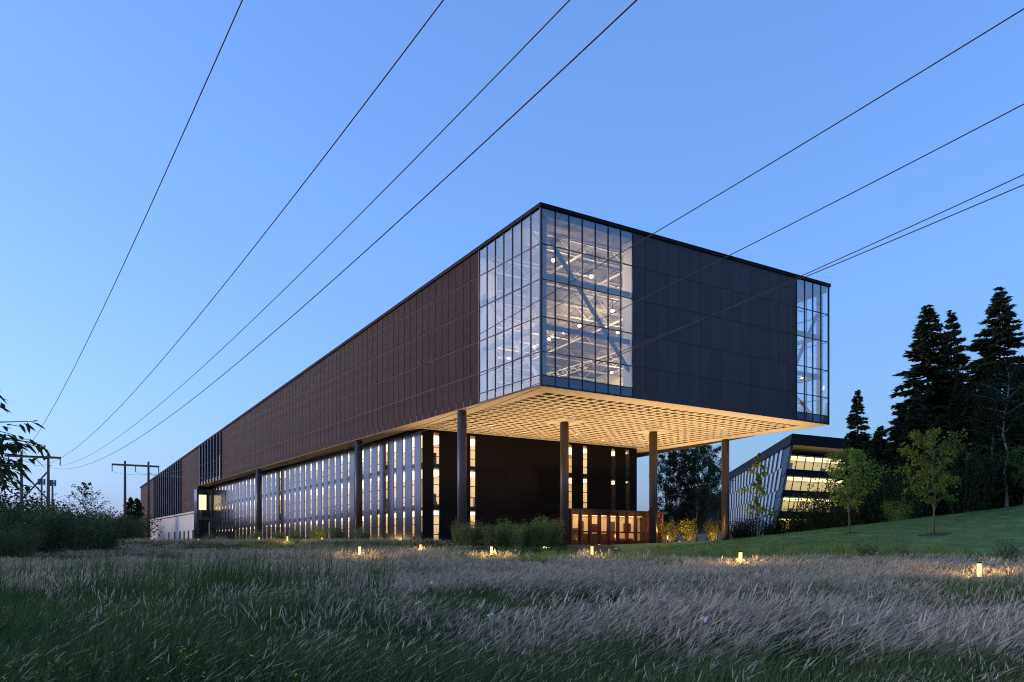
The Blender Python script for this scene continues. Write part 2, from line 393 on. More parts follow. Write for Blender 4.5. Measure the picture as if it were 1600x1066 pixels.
curtain('south_end', (GE+.07,0), (1,0), 4, (WID-GE-.15)/4, False)
curtain('east', (WID,.08), (0,1), 7, (G0-.08)/7, True)
b = MB(); b.box(-.03,.075,-.03,.075,SOF,roof(0)-.365); b.box(WID-.075,WID+.03,-.03,.075,SOF,roof(0)-.365); b.build('corner_post', 'mullion', BLD)
# hidden far walls of the upper volume
b = MB()
b.hexa([(WID-.3,G0+.1,SOF),(WID,G0+.1,SOF),(WID,LEN,11.34),(WID-.3,LEN,11.34),(WID-.3,G0+.1,roof(G0)-.37),(WID,G0+.1,roof(G0)-.37),(WID,LEN,roof(LEN)-.37),(WID-.3,LEN,roof(LEN)-.37)])
b.box(.3,WID-.3,LEN-.3,LEN-.01,11.34,roof(LEN)-.37)
b.build('rear_wall', 'brown_panel_south', BLD)

# ---- gymnasium seen through the glass
b = MB(); b.box(.35,WID-.35,.35,56,SOF+.80,SOF+.9); b.build('gym_floor', 'gym_floor', BLD)
b = MB(); b.hexa([(.2,.2,roof(0)-1.0),(WID-.2,.2,roof(0)-1.0),(WID-.2,56,roof(56)-1.0),(.2,56,roof(56)-1.0),(.2,.2,roof(0)-.5),(WID-.2,.2,roof(0)-.5),(WID-.2,56,roof(56)-.5),(.2,56,roof(56)-.5)])
b.build('gym_ceiling', 'gym_ceiling', BLD)
b = MB()
b.hexa([(.32,G0+1.3,17.2),(.5,G0+1.3,17.2),(.5,56,17.2),(.32,56,17.2),(.32,G0+1.3,roof(G0+1.3)-1),(.5,G0+1.3,roof(G0+1.3)-1),(.5,56,roof(56)-1),(.32,56,roof(56)-1)]); b.box(GR+1.2,GE-.4,.32,.5,SOF+.5,32); b.hexa([(WID-.5,G0+1.3,17.2),(WID-.32,G0+1.3,17.2),(WID-.32,56,17.2),(WID-.5,56,17.2),(WID-.5,G0+1.3,roof(G0+1.3)-1),(WID-.32,G0+1.3,roof(G0+1.3)-1),(WID-.32,56,roof(56)-1),(WID-.5,56,roof(56)-1)]); b.box(.3,WID-.3,56,56.2,SOF+.5,28.7)
b.box(GR+.05,GR+.25,.12,1.6,SOF+.5,32); b.box(.12,1.6,G0+.05,G0+.25,SOF+.5,31.6); b.box(GE-.25,GE-.05,.12,1.2,SOF+.5,32)
b.box(1.7,2.2,G0+.1,G0+1.0,SOF+.5,31.2)
b.build('gym_wall', 'gym_wall', BLD)
# girts and braces just behind the glazing
b = MB()
for z in (22.3, 26.9):
    b.box(.55,.95,.6,G0+1,z-.2,z+.2); b.box(.96,GR+1,.55,.95,z-.2,z+.2); b.box(GE-.3,WID-.96,.55,.95,z-.2,z+.2); b.box(WID-.95,WID-.55,.6,G0+1,z-.2,z+.2)
b.box(.5,1.0,.5,1.0,SOF+.5,32.3); b.box(WID-1.0,WID-.5,.5,1.0,SOF+.5,32.3)
b.build('girt', 'steel_grey', BLD)
for p_, q_ in (((.75,.9,17.3),(.75,G0+.6,28.2)), ((1.6,.75,30.2),(GR+.4,.75,19.2)), ((GE+.5,.75,22.6),(WID-1.2,.75,29.5)), ((WID-.75,1.2,17.4),(WID-.75,G0+.6,28.4))):
    MB().bar(p_, q_, .28, .28).build('brace', 'steel_light' if p_[0] == .75 else 'steel_grey', BLD)
# open web joists across the hall
for i, l in enumerate(np.arange(2.8, 54, 3.6)):
    m_ = MB(); zt = roof(l)-1.15; zb = zt-1.35
    m_.box(.6,WID-.6,l-.09,l+.09,zt-.12,zt); m_.box(.6,WID-.6,l-.09,l+.09,zb-.12,zb)
    n_ = 24; wd = (WID-1.6)/n_
    for k in range(n_):
        x0 = .8+k*wd; m_.bar((x0,l,zb if k % 2 else zt-.1),(x0+wd,l,zt-.1 if k % 2 else zb), .08)
    m_.build('joist', 'steel_grey' if i % 2 else 'steel_light', BLD)
for r in (6.2, 12.6, 22.2, 30.5):
    m_ = MB()
    for k in range(12):
        l0, l1 = 1.2+k*4.4, 1.2+(k+1)*4.4
        z0, z1 = roof(l0)-2.72, roof(l1)-2.72
        m_.bar((r,l0,z0),(r,l1,z1),.2,.14)
    m_.build('duct_run', 'steel_light', BLD)
m_ = MB()   # white lattice lighting truss hung along the hall
for k in range(28):
    l0, l1 = 10+k*.9, 10.9+k*.9
    for zz in (25.0, 25.8): m_.bar((22.3,l0,zz),(22.3,l1,zz),.09)
    m_.bar((22.3,l0,25.0 if k % 2 else 25.8),(22.3,l1,25.8 if k % 2 else 25.0),.07)
m_.build('lighting_truss', 'steel_light', BLD)
lampm = MB().tube([(0,0,-.12),(0,0,.0),(0,0,.1)], [.14,.2,.08], 10).mesh('lens', 'gym_lamp')
capm = MB().tube([(0,0,.1),(0,0,.32)], [.3,.14], 10).tube([(0,0,.32),(0,0,2.0)], .02, 5).mesh('housing', 'dark_metal')
GL = [(4.2,3.8,'nearest the glazed corner at upper left'),(10.0,5.3,'upper right, close to the dark south panels'),(18.5,18.2,'in the middle row, brightest star'),(18.4,21.2,'in the middle row, left of the brightest star'),
      (18.3,24.1,'at lower left of the middle row'),(18.6,12.2,'highest of the middle row'),(18.7,15.2,'second highest of the middle row'),(24.4,18.1,'at right below the second girder'),
      (35.8,32.8,'left of the low pair deep in the hall'),(36.1,30.2,'right of the low pair deep in the hall'),(18.4,33.5,'low in the west glazing, centre'),(9.7,23.8,'in the west glazing beside the white pier'),
      (18.5,27.6,'in the west glazing near the corner post'),(24.0,47.1,'lowest in the west glazing, deep in the hall'),(38.5,20.0,'in the far right glazed end'),(38.2,9.5,'low in the far right glazed end')]
for r, l, w in GL:
    x, y = bw(r, l); e = empty('hall_lamp', (x, y, roof(l)-3.0), TH); tag(e, 'glowing pendant lamp inside the glazed hall, '+w, 'lamp', 'pendant lamps in the hall')
    link('lens', lampm, e); link('housing', capm, e)
    lamp_light('glow', 'POINT', 800, (1,.72,.40), e, (0,0,-.42), .22)

# ---- soffit: plates, coffer beams, pads
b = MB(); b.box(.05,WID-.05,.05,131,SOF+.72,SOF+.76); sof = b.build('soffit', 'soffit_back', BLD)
BO = 2.25
for nm, q in (('border_plate',(.02,WID-.02,.02,BO)),('border_plate',(.02,BO,BO,131)),('border_plate',(WID-BO-.1,WID-.02,BO,131)),('border_plate',(BO,WID-BO-.1,28.2,31))):
    MB().box(q[0],q[1],q[2],q[3],SOF,SOF+.7).build(nm, 'soffit', sof)
PIT = 1.25; xa, xb, ya, yb = BO, WID-BO-.1, BO, 28.2
nr = int(round((xb-xa)/PIT)); nl = int(round((yb-ya)/PIT)); pr = (xb-xa)/nr; pl = (yb-ya)/nl
bm1 = MB().box(xa+.004,xb-.004,-.2,.2,0,.715).mesh('grid_beam','soffit'); bm2 = MB().box(-.2,.2,ya+.004,yb-.004,.004,.712).mesh('grid_beam','soffit')
for j in range(1, nl): link('grid_beam', bm1, sof, (0, ya+j*pl, SOF+.003))
for i in range(1, nr): link('grid_beam', bm2, sof, (xa+i*pr, 0, SOF+.003))
COLS = [(.62,15.2),(14.1,15.3),(27.7,15.3),(40.4,15.3),(.62,42.6),(.62,87.1),(.62,131.5)]
for r, l in COLS[1:3]:
    MB().box(r-1.7,r+1.7,l-1.7,l+1.7,SOF-.01,SOF+.3).build('column_pad', 'soffit', sof)
dm = MB().tube([(0,0,-.03),(0,0,.02)], [.16,.16], 10).mesh('downlight','uplight_lens')
for r, l in ((8,8),(20.5,8),(33,8),(8,21.5),(20.5,21.5),(33,21.5),(14.2,24.5),(27.7,24.5)):
    link('downlight', dm, sof, (round((r-xa)/pr)*pr+xa, round((l-ya)/pl)*pl+ya, SOF))
# round columns
for r, l in COLS:
    x, y = bw(r, l); zb = g(x, y)-.3
    m_ = MB(); m_.tube([(0,0,zb),(0,0,SOF-.12)], .5, 32); m_.tube([(0,0,SOF-.12),(0,0,SOF+.02)], .44, 32)
    o = m_.build('column', 'column_paint', BLD, (r, l, 0), smooth=False)
    for p in o.data.polygons:
        if len(p.vertices) == 4: p.use_smooth = True

# ---- lower building
LR0, LR1, LL0, LL1 = 2.6, 36.9, 28.6, 131.0
FZ = [FLOOR0, 7.3, 12.3, 16.45]
SP, SLW = 2.55, .82
low = MB()
low.box(LR0+.05,LR1,LL1-.3,LL1,FLOOR0,SOF); low.box(LR1-.3,LR1,LL0+.05,LL1-.3,FLOOR0,SOF)
lw = low.build('lower_storeys', 'lower_panel', BLD)
for z in FZ: MB().box(LR0+.25,LR1-.3,LL0+.25,LL1-.3,z-.3 if z > 3 else z-.5,z-.05).build('floor_slab', 'slab', BLD)
b = MB(); b.box(9.0,36.3,35.5,LL1-1,FLOOR0,SOF-.3)
for l in (46.0, 61.0, 78.0, 95.0, 112.0): b.box(LR0+.6,9.0,l-.1,l+.1,FLOOR0,SOF-.3)
for r in (13.0, 22.0, 31.0): b.box(r-.1,r+.1,LL0+.6,35.5,FLOOR0,SOF-.3)
b.build('core_wall', 'cream_wall', BLD)
for k, z in enumerate(FZ[1:]):
    zc = z-.46      # luminous ceiling panels, set in bays
    for q in ((LR0+.9,8.6,LL0+1.0,34.8),):
        MB().box(*q,zc,zc+.08).build('ceiling_light', 'office_lamp', BLD)
    for i in range(16):
        l0 = 35.0+i*6; MB().box(LR0+.9,8.6,l0,min(l0+5.4,LL1-1),zc,zc+.08).build('ceiling_light', 'office_lamp', BLD)
    for i in range(5):
        r0 = 9.0+i*5.5; MB().box(r0,r0+5.0,LL0+1.0,34.8,zc,zc+.08).build('ceiling_light', 'office_lamp', BLD)
# shelves, desks and people-high clutter behind the slots
b = MB(); rng = random.Random(3)
for k in range(3):
    for i in range(60):
        l = rng.uniform(LL0+1, LL1-2); w = rng.uniform(.5,1.6); h = rng.choice((.75,.9,1.2,1.8)); r = rng.uniform(3.4,7.6)
        b.box(r,r+.5,l,l+w,FZ[k],FZ[k]+h)
    for i in range(22):
        r = rng.uniform(4,34); w = rng.uniform(.4,1.2); h = rng.choice((.75,.9,1.2,1.8)); l = rng.uniform(LL0+1.2,LL0+5)
        b.box(r,r+w,l,l+.5,FZ[k],FZ[k]+h)
o = b.build('furniture', 'furniture', BLD); o['kind'] = 'stuff'
def slot(par, along, t0, t1, plane, single, stuff=None):
    """vertical window slot: three panes and a spandrel on every storey. along 'l' = west wall, 'r' = south wall"""
    for k in range(3):
        z0, z1 = FZ[k], FZ[k+1]; h = z1-z0
        bands = [(z0+.30, z0+.30+(h-.42)*.23), (z0+.30+(h-.42)*.25, z0+.30+(h-.42)*.53), (z0+.30+(h-.42)*.55, z1-.16)]
        for (a_, c_) in bands:
            m_ = stuff if stuff is not None else MB()
            if along == 'l': m_.box(plane+.03,plane+.045,t0+.05,t1-.05,a_,c_)
            else: m_.box(t0+.05,t1-.05,plane+.03,plane+.045,a_,c_)
            if stuff is None: m_.build('pane', 'slot_glass', par)
def slot_frame(fb, along, t0, t1, plane):
    def bx(a0,a1,d0,d1,z0,z1):
        if along == 'l': fb.box(plane+d0,plane+d1,a0,a1,z0,z1)
        else: fb.box(a0,a1,plane+d0,plane+d1,z0,z1)
    bx(t0,t0+.05,.015,.075,FLOOR0,FZ[3]); bx(t1-.05,t1,.015,.075,FLOOR0,FZ[3])
    for k in range(3):
        z0, z1 = FZ[k], FZ[k+1]; h = z1-z0; q = h-.42
        for a_, c_ in ((z0-.18,z0+.30),(z0+.30+q*.23,z0+.30+q*.25),(z0+.30+q*.53,z0+.30+q*.55)):
            bx(t0+.05,t1-.05,.02,.09,max(a_,FLOOR0),c_)
fb = MB(); slots = []; nsl = 40
for i in range(nsl):
    t1 = LL0+1.62+SLW+i*SP; slots.append((t1-SLW, t1))
for t0, t1 in slots: slot_frame(fb, 'l', t0, t1, LR0)
wf = fb.build('west_window_frame', 'mullion', BLD)
st = MB()
for i, (t0, t1) in enumerate(slots): slot(wf, 'l', t0, t1, LR0, True, None if i < 33 else st)
o = st.build('far_panes', 'slot_glass', wf); o['kind'] = 'stuff'
lp = b = MB().box(.0,.3,LL0+.02,LL1,16.46,SOF-.02)
lwest = lp.build('west_lower_wall', 'lower_panel', BLD, (LR0+.02,0,0))
edges = [LL0+.0]+[e_ for s_ in slots for e_ in s_]+[LL1]
pm = {}; bk = {}
for i in range(0, len(edges), 2):
    a_, c_ = edges[i], edges[i+1]; w_ = round(c_-a_, 2)
    if w_ not in bk: bk[w_] = MB().box(.08,.13,.0,c_-a_,FLOOR0-.8,16.45).mesh('backing','lower_panel')  # plate added behind the panels to block room light at the joints
    link('backing', bk[w_], lwest, (0, a_, 0))
    for k in range(3):
        key = (round(c_-a_,2), k)
        if key not in pm: pm[key] = MB().box(0,.07,.006,c_-a_-.006,FZ[k]+.012-(.8 if k == 0 else 0),FZ[k+1]-.012).mesh('panel','blue_metal')
        link('panel', pm[key], lwest, (0, a_, 0))
sslots = [(4.34,5.19),(9.47,10.27),(24.6,25.4),(27.2,28.0),(32.2,32.95),(34.8,35.55)]
fb = MB()
for t0, t1 in sslots: slot_frame(fb, 'r', t0, t1, LL0)
sf = fb.build('south_window_frame', 'mullion', BLD)
for t0, t1 in sslots: slot(sf, 'r', t0, t1, LL0, True)
lsouth = MB().box(LR0+.32,LR1,LL0+.02,LL0+.3,16.46,SOF-.02).build('south_lower_wall', 'lower_panel', BLD)
ed = [LR0+.3]+[e_ for s_ in sslots for e_ in s_]+[LR1]
cuts = []
for i in range(0, len(ed), 2):
    a_, c_ = ed[i], ed[i+1]; n_ = max(1, int((c_-a_)/4.6))
    cuts += [(a_+(c_-a_)*q/n_, a_+(c_-a_)*(q+1)/n_) for q in range(n_)]
for i in range(0, len(ed), 2): MB().box(ed[i],ed[i+1],LL0+.10,LL0+.15,FLOOR0-.8,16.45).build('backing', 'lower_panel', lsouth)  # plates added to stop room light leaking between the panels
for a_, c_ in cuts:
    for k in range(3):
        MB().box(a_+.006,c_-.006,LL0,LL0+.07,FZ[k]+.012-(.8 if k == 0 else 0),FZ[k+1]-.012).build('panel', 'lower_panel', lsouth)
# projecting glazed stair bay and pale far wall
m_ = MB(); m_.box(-.6,-.2,128.4,131.2,FLOOR0-.5,15.9); m_.box(-.6,2.5,128.4,128.7,FLOOR0-.5,4.2); m_.box(-.6,2.5,128.4,128.7,15.4,15.9); m_.box(2.2,2.5,128.4,128.7,4.2,15.4); m_.box(-.2,2.2,128.4,128.7,9.2,9.9)
bay = m_.build('stair_bay', 'blue_metal', BLD)
for z0, z1 in ((4.2,9.2),(9.9,15.4)): MB().box(-.2,2.2,128.5,128.56,z0,z1).build('pane', 'slot_glass', bay)
MB().box(-.2,2.2,129.6,129.7,4.2,9.2).build('inner_wall', 'lower_panel', bay)  # dark sheet added behind the lower pane to tone down its brightness
MB().box(.2,1.9,130.6,130.7,11.5,14.8).build('lit_window', 'window_glow', bay)
m_ = MB(); m_.box(.35,.8,131.25,LEN-.4,FLOOR0-.5,11.33); pale = m_.build('pale_wall', 'white_wall', BLD)
MB().box(-.02,.34,131.25,LEN-.4,11.0,11.335).build('ledge', 'white_wall', pale)
for l in (135.5, 140, 144.5, 149, 155, 162): MB().box(.3,.349,l,l+1.5,4.2,7.2).build('door', 'dark_metal', pale)

# uplights in the paving that wash the soffit
upm = MB().tube([(0,0,-.25),(0,0,.07)], .17, 12).mesh('housing', 'dark_metal'); upl = MB().tube([(0,0,.07),(0,0,.085)], .13, 12).mesh('lens', 'uplight_lens')
ui = 0
for (r, l) in ((4,5),(13,5),(22,5),(31,5),(38.5,6),(5,21),(14,22),(23,20),(32,20),(38.8,22)):
    x, y = bw(r, l); e = empty('ground_uplight', (x, y, g(x, y)+.02)); ui += 1
    tag(e, 'round in-ground uplight aimed at the coffered soffit, '+('front' if l < 10 else 'rear')+' row, '+('far left','second from left','middle','second from right','far right')[(ui-1) % 5], 'lamp', 'uplights below the soffit')
    link('housing', upm, e); link('lens', upl, e)
    lo = lamp_light('beam', 'SPOT', 7000, (1,.69,.38), e, (0,0,.15), .15, 118, 1.0); lo.rotation_euler = (math.pi, 0, 0)
m_ = MB(); m_.box(16,WID,16,28.5,2.2,2.72); 
pv = m_.build('terrace', 'paving', None, (CX, CY, 0)); pv.rotation_euler = (0,0,TH); tag(pv, kind='structure')

# ------------------------------------------------------------------ entrance pavilion
PAV = empty('entrance_pavilion', (CX, CY, 0), TH)
tag(PAV, 'low lit pavilion with rust red frames under the cantilever between two columns', 'pavilion')
pr0, pr1, pl0, pl1, pz0, pz1 = 21.6, 37.6, 24.2, 28.5, 2.75, 7.25
m_ = MB(); m_.box(pr0-.3,pr1+.5,pl0-.5,pl1,pz1-.05,pz1+.25); m_.build('roof', 'dark_metal', PAV)
for q in (pr0, pr1-.35): MB().box(q,q+.35,pl0+.3,pl1,pz0,pz1-.06).build('side_wall', 'red_metal', PAV)
m_ = MB(); m_.box(pr0+.35,pr1-.35,pl1-.12,pl1-.05,pz0,pz1-.1); m_.build('back_wall', 'cream_wall', PAV)
for i in range(5): MB().box(pr0+.6+i*3.0,pr0+3.0+i*3.0,pl0+.7,pl0+3.9,pz1-.35,pz1-.28).build('ceiling_light', 'pav_lamp', PAV)
nb = 10; bwid = (pr1-pr0-.3)/nb
m_ = MB()
for i in range(nb+1):
    x = pr0+.15+i*bwid; m_.box(x-.12,x+.12,pl0-.25,pl0+.28,pz0,pz1-.06)
for z0, z1 in ((pz0,pz0+.75),(4.5,4.68),(pz1-.5,pz1-.06)):
    for i in range(nb): m_.box(pr0+.15+i*bwid+.12,pr0+.15+(i+1)*bwid-.12,pl0-.05,pl0+.2,z0,z1)
fr = m_.build('frame', 'red_metal', PAV)
for i in range(nb):
    for z0, z1 in ((pz0+.75,4.5),(4.68,pz1-.5)):
        MB().box(pr0+.15+i*bwid+.12,pr0+.15+(i+1)*bwid-.12,pl0+.06,pl0+.08,z0,z1).build('pane', 'slot_glass', fr)
m_ = MB(); rng = random.Random(9)
for i in range(12):
    x = rng.uniform(pr0+.8,pr1-1.8); m_.box(x,x+rng.uniform(.4,1.3),pl0+rng.uniform(1.2,3),pl0+3.4,pz0,pz0+rng.choice((.75,1.1,1.7)))
m_.box(pr0+1,pr0+4.6,pl0+3.4,pl0+3.9,pz0+1.5,pz0+2.4)
m_.build('counter', 'furniture', PAV)
for i, (x0, w_, z0, h_) in enumerate(((23,1.6,4.9,1.2),(26.2,.9,3.4,2.8),(28.4,1.5,4.8,1.0),(31.6,1.0,3.2,3.0),(34.2,1.3,4.7,1.3))): MB().box(x0,x0+w_,pl1-.2,pl1-.14,z0,z0+h_).build('wall_panel', ('red_metal','furniture')[i % 2], PAV)
x, y = bw(30.25, pl0+.9); e = empty('red_pendant', (x, y, 4.1)); tag(e, 'glowing red globe lamp inside the rust red pavilion', 'lamp')
MB().tube([(0,0,-.3),(0,0,-.2),(0,0,0),(0,0,.2),(0,0,.3)], [.1,.27,.36,.27,.1], 14).build('globe', 'red_lamp', e, smooth=True)
MB().tube([(0,0,.3),(0,0,2.7)], .015, 5).build('cord', 'dark_metal', e)

# ------------------------------------------------------------------ second building, behind the bank on the right
B2 = empty('office_building', (50.2, 150, 0)); tag(B2, 'distant office block with slanted yellow lit window bands and pale vertical fins', 'building')
ED = Vector((.877,.479,0)); FD = Vector((.1,1,0)).normalized(); ZT2, ZB2 = 23.2, 4.6
def b2(e_, f_, z):   # e_ along the lit end, f_ along the fin wall; the end leans, so the foot sits back to the left
    lean = (ZT2-z)*.25*max(0, 1-f_/66.)
    p = ED*(e_-lean)+FD*f_; return (p.x, p.y, z)
NE = 26.0; NF = 74.0
FL = [(5.0+i*3.75) for i in range(5)]
def slab2(mb, z0, z1, e0, e1, f0, f1):
    mb.hexa([b2(e0,f0,z0),b2(e1,f0,z0),b2(e1,f1,z0),b2(e0,f1,z0),b2(e0,f0,z1),b2(e1,f0,z1),b2(e1,f1,z1),b2(e0,f1,z1)])
m_ = MB(); slab2(m_, 21.2, ZT2, -.3, NE, -.5, NF); m_.build('roof', 'fascia', B2)
m_ = MB(); slab2(m_, ZT2, ZT2+2.4, 9, 17, 14, 24); m_.build('roof_plant', 'steel_grey', B2)
for k in range(4):
    z0 = 5.4+k*3.78
    m_ = MB(); slab2(m_, z0-1.05, z0+.15, 0, NE, -.35, 8); m_.build('spandrel_band', 'fascia', B2)
    m_ = MB(); slab2(m_, z0+.1, z0+2.7, .6, NE-.3, 6.5, 6.7); m_.build('inner_wall', 'cream_wall', B2)
    m_ = MB(); slab2(m_, z0+2.55, z0+2.6, 1, NE-.5, .6, 6.2); m_.build('ceiling_light', 'far_lamp', B2)
    npn = 12; pw = NE/npn
    m_ = MB()
    for i in range(npn+1): slab2(m_, z0+.15, z0+2.73, i*pw-.09, i*pw+.09, -.18, .1)
    fr = m_.build('window_frame', 'fin_dark', B2)
    for i in range(npn):
        m_ = MB(); slab2(m_, z0+.15, z0+2.73, i*pw+.09, (i+1)*pw-.09, -.04, 0); m_.build('pane', 'far_glass', fr)
        if random.random() < .3: m_ = MB(); slab2(m_, z0+.15, z0+random.choice((.8,1.1,1.4)), i*pw+.3, i*pw+1.6, 1, 1.5); m_.build('furniture', 'furniture', B2)
m_ = MB()
for i in range(33):
    f0, f1 = NF*i/33, NF*(i+1)/33
    for j in range(4): z0, z1 = ZB2+(21.19-ZB2)*j/4, ZB2+(21.19-ZB2)*(j+1)/4; m_.hexa([b2(0,f0,z0),b2(.6,f0,z0),b2(.6,f1,z0),b2(0,f1,z0),b2(0,f0,z1),b2(.6,f0,z1),b2(.6,f1,z1),b2(0,f1,z1)])
fw = m_.build('fin_wall', 'fin_dark', B2)
m_ = MB(); m_.hexa([b2(NE,0,ZB2-2),b2(NE+.3,0,ZB2-2),b2(NE+.3,NF,ZB2-2),b2(NE,NF,ZB2-2),b2(NE,0,ZT2),b2(NE+.3,0,ZT2),b2(NE+.3,NF,ZT2),b2(NE,NF,ZT2)]); m_.build('rear_wall', 'fin_dark', B2)
m_ = MB(); slab2(m_, 2.4, ZB2, 1.5, NE, 1, NF); m_.build('base_wall', 'fin_dark', B2)
m_ = MB(); slab2(m_, 3.2, 3.9, 1.3, 1.49, 12, NF); m_.build('glowing_plinth', 'window_glow', B2)  # plinth strip glows by itself, its light put into the material
fi = 0
for k in range(4):
    z0 = ZB2+.6+k*4.1; z1 = z0+4.0
    for i in range(17):
        f_ = 4.0+i*4.3+(2.15 if k % 2 else 0)
        if f_ > NF-2.5: continue
        m_ = MB(); m_.hexa([b2(-.14,f_,z0),b2(-.04,f_,z0),b2(-.04,f_+2.1,z0),b2(-.14,f_+2.1,z0),b2(-.14,f_,z1),b2(-.04,f_,z1),b2(-.04,f_+2.1,z1),b2(-.14,f_+2.1,z1)])
        m_.build('fin', 'fin_light', fw)

# ------------------------------------------------------------------ H-frame power poles and cables
def hframe(name, D, pxs, arm_px, zarm, ztop, ins_px, label, braced):
    f = 1311.; k = lambda p: (p-800)/f*D
    gx = sum(k(p) for p in pxs)/2; e = empty(name, (gx, D, g(gx, D))); gz = g(gx, D); tag(e, label, 'power pole')
    for p, t in zip(pxs, ztop):
        MB().tube([(k(p)-gx,0,-1.0),(k(p)-gx,0,(t-gz)*.5),(k(p)-gx,0,t-gz)], [.27,.23,.17], 12).build('pole', 'wood_pole', e, smooth=True)
    MB().bar((k(arm_px[0])-gx,-.26,zarm[0]-gz),(k(arm_px[1])-gx,-.26,zarm[1]-gz),.22,.32).build('crossarm', 'wood_pole', e)
    if braced:
        a_, c_ = k(pxs[0])-gx, k(pxs[1])-gx
        MB().bar((a_,-.28,zarm[0]-gz-2.1),(c_,-.28,zarm[0]-gz-6.6),.12,.2).build('brace', 'wood_pole', e)
        MB().bar((c_,.28,zarm[0]-gz-2.1),(a_,.28,zarm[0]-gz-6.6),.12,.2).build('brace', 'wood_pole', e)
    for p in ins_px:
        za = zarm[0]+(zarm[1]-zarm[0])*(p-arm_px[0])/(arm_px[1]-arm_px[0])
        m_ = MB(); pts = []; rad = []
        for q in range(11): pts.append((k(p)-gx,-.26,za-gz-.16-q*.1)); rad.append(.10 if q % 2 else .05)
        m_.tube(pts, rad, 8); m_.build('insulator', 'ceramic', e)
    m_ = MB(); m_.bar((k(pxs[1])-gx,-.2,zarm[1]-gz-1.35),(k(pxs[1])-gx+.55,-.2,zarm[1]-gz-1.1),.08); m_.build('bracket', 'dark_metal', e)
hframe('power_pole', 128., (33.5,75.5), (9,96.5), (EYE+15.1,EYE+14.75), (EYE+15.9,EYE+15.6), (15,55,95.5), 'twin wooden power pole with crossarm and X brace at far left', True)
hframe('power_pole', 145., (195.3,232), (176,249.5), (EYE+15.6,EYE+15.2), (EYE+16.2,EYE+16.1), (176.3,213,249), 'twin wooden power pole without brace beside the far end of the dark building', False)
WIRES = [(7.32,(.00087,-.13511,16.643),128,'leftmost of the four cables rising over the left sky'),
         (11.23,(.0010,-.13958,15.083),128,'second cable from the left, rising to the top edge of the picture'),
         (15.23,(.00081,-.12289,15.968),128,'third of the four left cables, ending at the top above the glazed corner'),
         (13.57,(.00105,-.13107,12.929),128,'lowest and rightmost of the four cables above the long facade'),
         (26.10,(.00111,-.17574,16.494),145,'highest of the cables on the right, meeting the roof over the dark panels'),
         (30.20,(.00112,-.17732,16.347),145,'second cable from the top on the right, crossing the dark south facade'),
         (34.18,(.00128,-.20237,16.719),145,'upper of the close pair of cables at far right'),
         (32.52,(.00103,-.15255,14.519),145,'lower of the close pair of cables at far right')]
for c, (p2, p1, p0), D, lab in WIRES:
    pts = []
    for i in range(90):
        y = D+(-25-D)*i/89.
        pts.append((c-.656*y, y-.26, EYE+p2*y*y+p1*y+p0))
    x0, y0, z0 = pts[0]
    m_ = MB(); m_.tube([(a_-x0, b_-y0, c_-z0) for a_, b_, c_ in pts], .0175, 5)
    tag(m_.build('power_cable', 'wire', None, (x0, y0, z0), smooth=True), 'power cable, '+lab, 'cable', 'overhead cables')
for px, yt, D, lab in ((65,748,330,'left'),(82,750,330,'right')):
    x = (px-800)/1311*D; zt = EYE+(867-yt)/1311*D; e = empty('antenna_mast', (x, D, g(x, D))); tag(e, 'distant antenna mast with panel cluster, the %s one of two' % lab, 'mast'); h = zt-g(x, D)
    MB().tube([(0,0,0),(0,0,h)], [.5,.35], 8).build('mast', 'antenna', e)
    m_ = MB()
    for a_ in range(6): m_.box(math.cos(a_)*1.1-.3,math.cos(a_)*1.1+.3,math.sin(a_)*1.1-.2,math.sin(a_)*1.1+.2,h-2.4,h-.1)
    m_.build('antenna_panel', 'antenna', e)
    m_ = MB(); m_.tube([(0,0,h-1.4),(0,0,h-1.2)], 1.2, 8); m_.build('platform', 'antenna', e)

# ------------------------------------------------------------------ vegetation builders
def rhombs(P, size, rng, asp=.55, up=None, upw=0.):
    """one leaf (a kinked rhombus, two triangles' worth of quad) at each point"""
    n = len(P); d = rng.normal(size=(n,3))
    if up is not None: d = d/np.linalg.norm(d, axis=1)[:,None]*(1-upw)+up*upw
    d /= np.linalg.norm(d, axis=1)[:,None]+1e-9
    a = np.cross(d, rng.normal(size=(n,3))); a /= np.linalg.norm(a, axis=1)[:,None]+1e-9
    s = (size*rng.uniform(.6,1.35,n))[:,None]
    nrm = np.cross(d, a)
    V = np.stack([P, P+d*s*.5+a*s*asp*.5+nrm*s*.08, P+d*s, P+d*s*.5-a*s*asp*.5+nrm*s*.08], 1).reshape(-1,3)
    return V, np.arange(4*n).reshape(n,4)

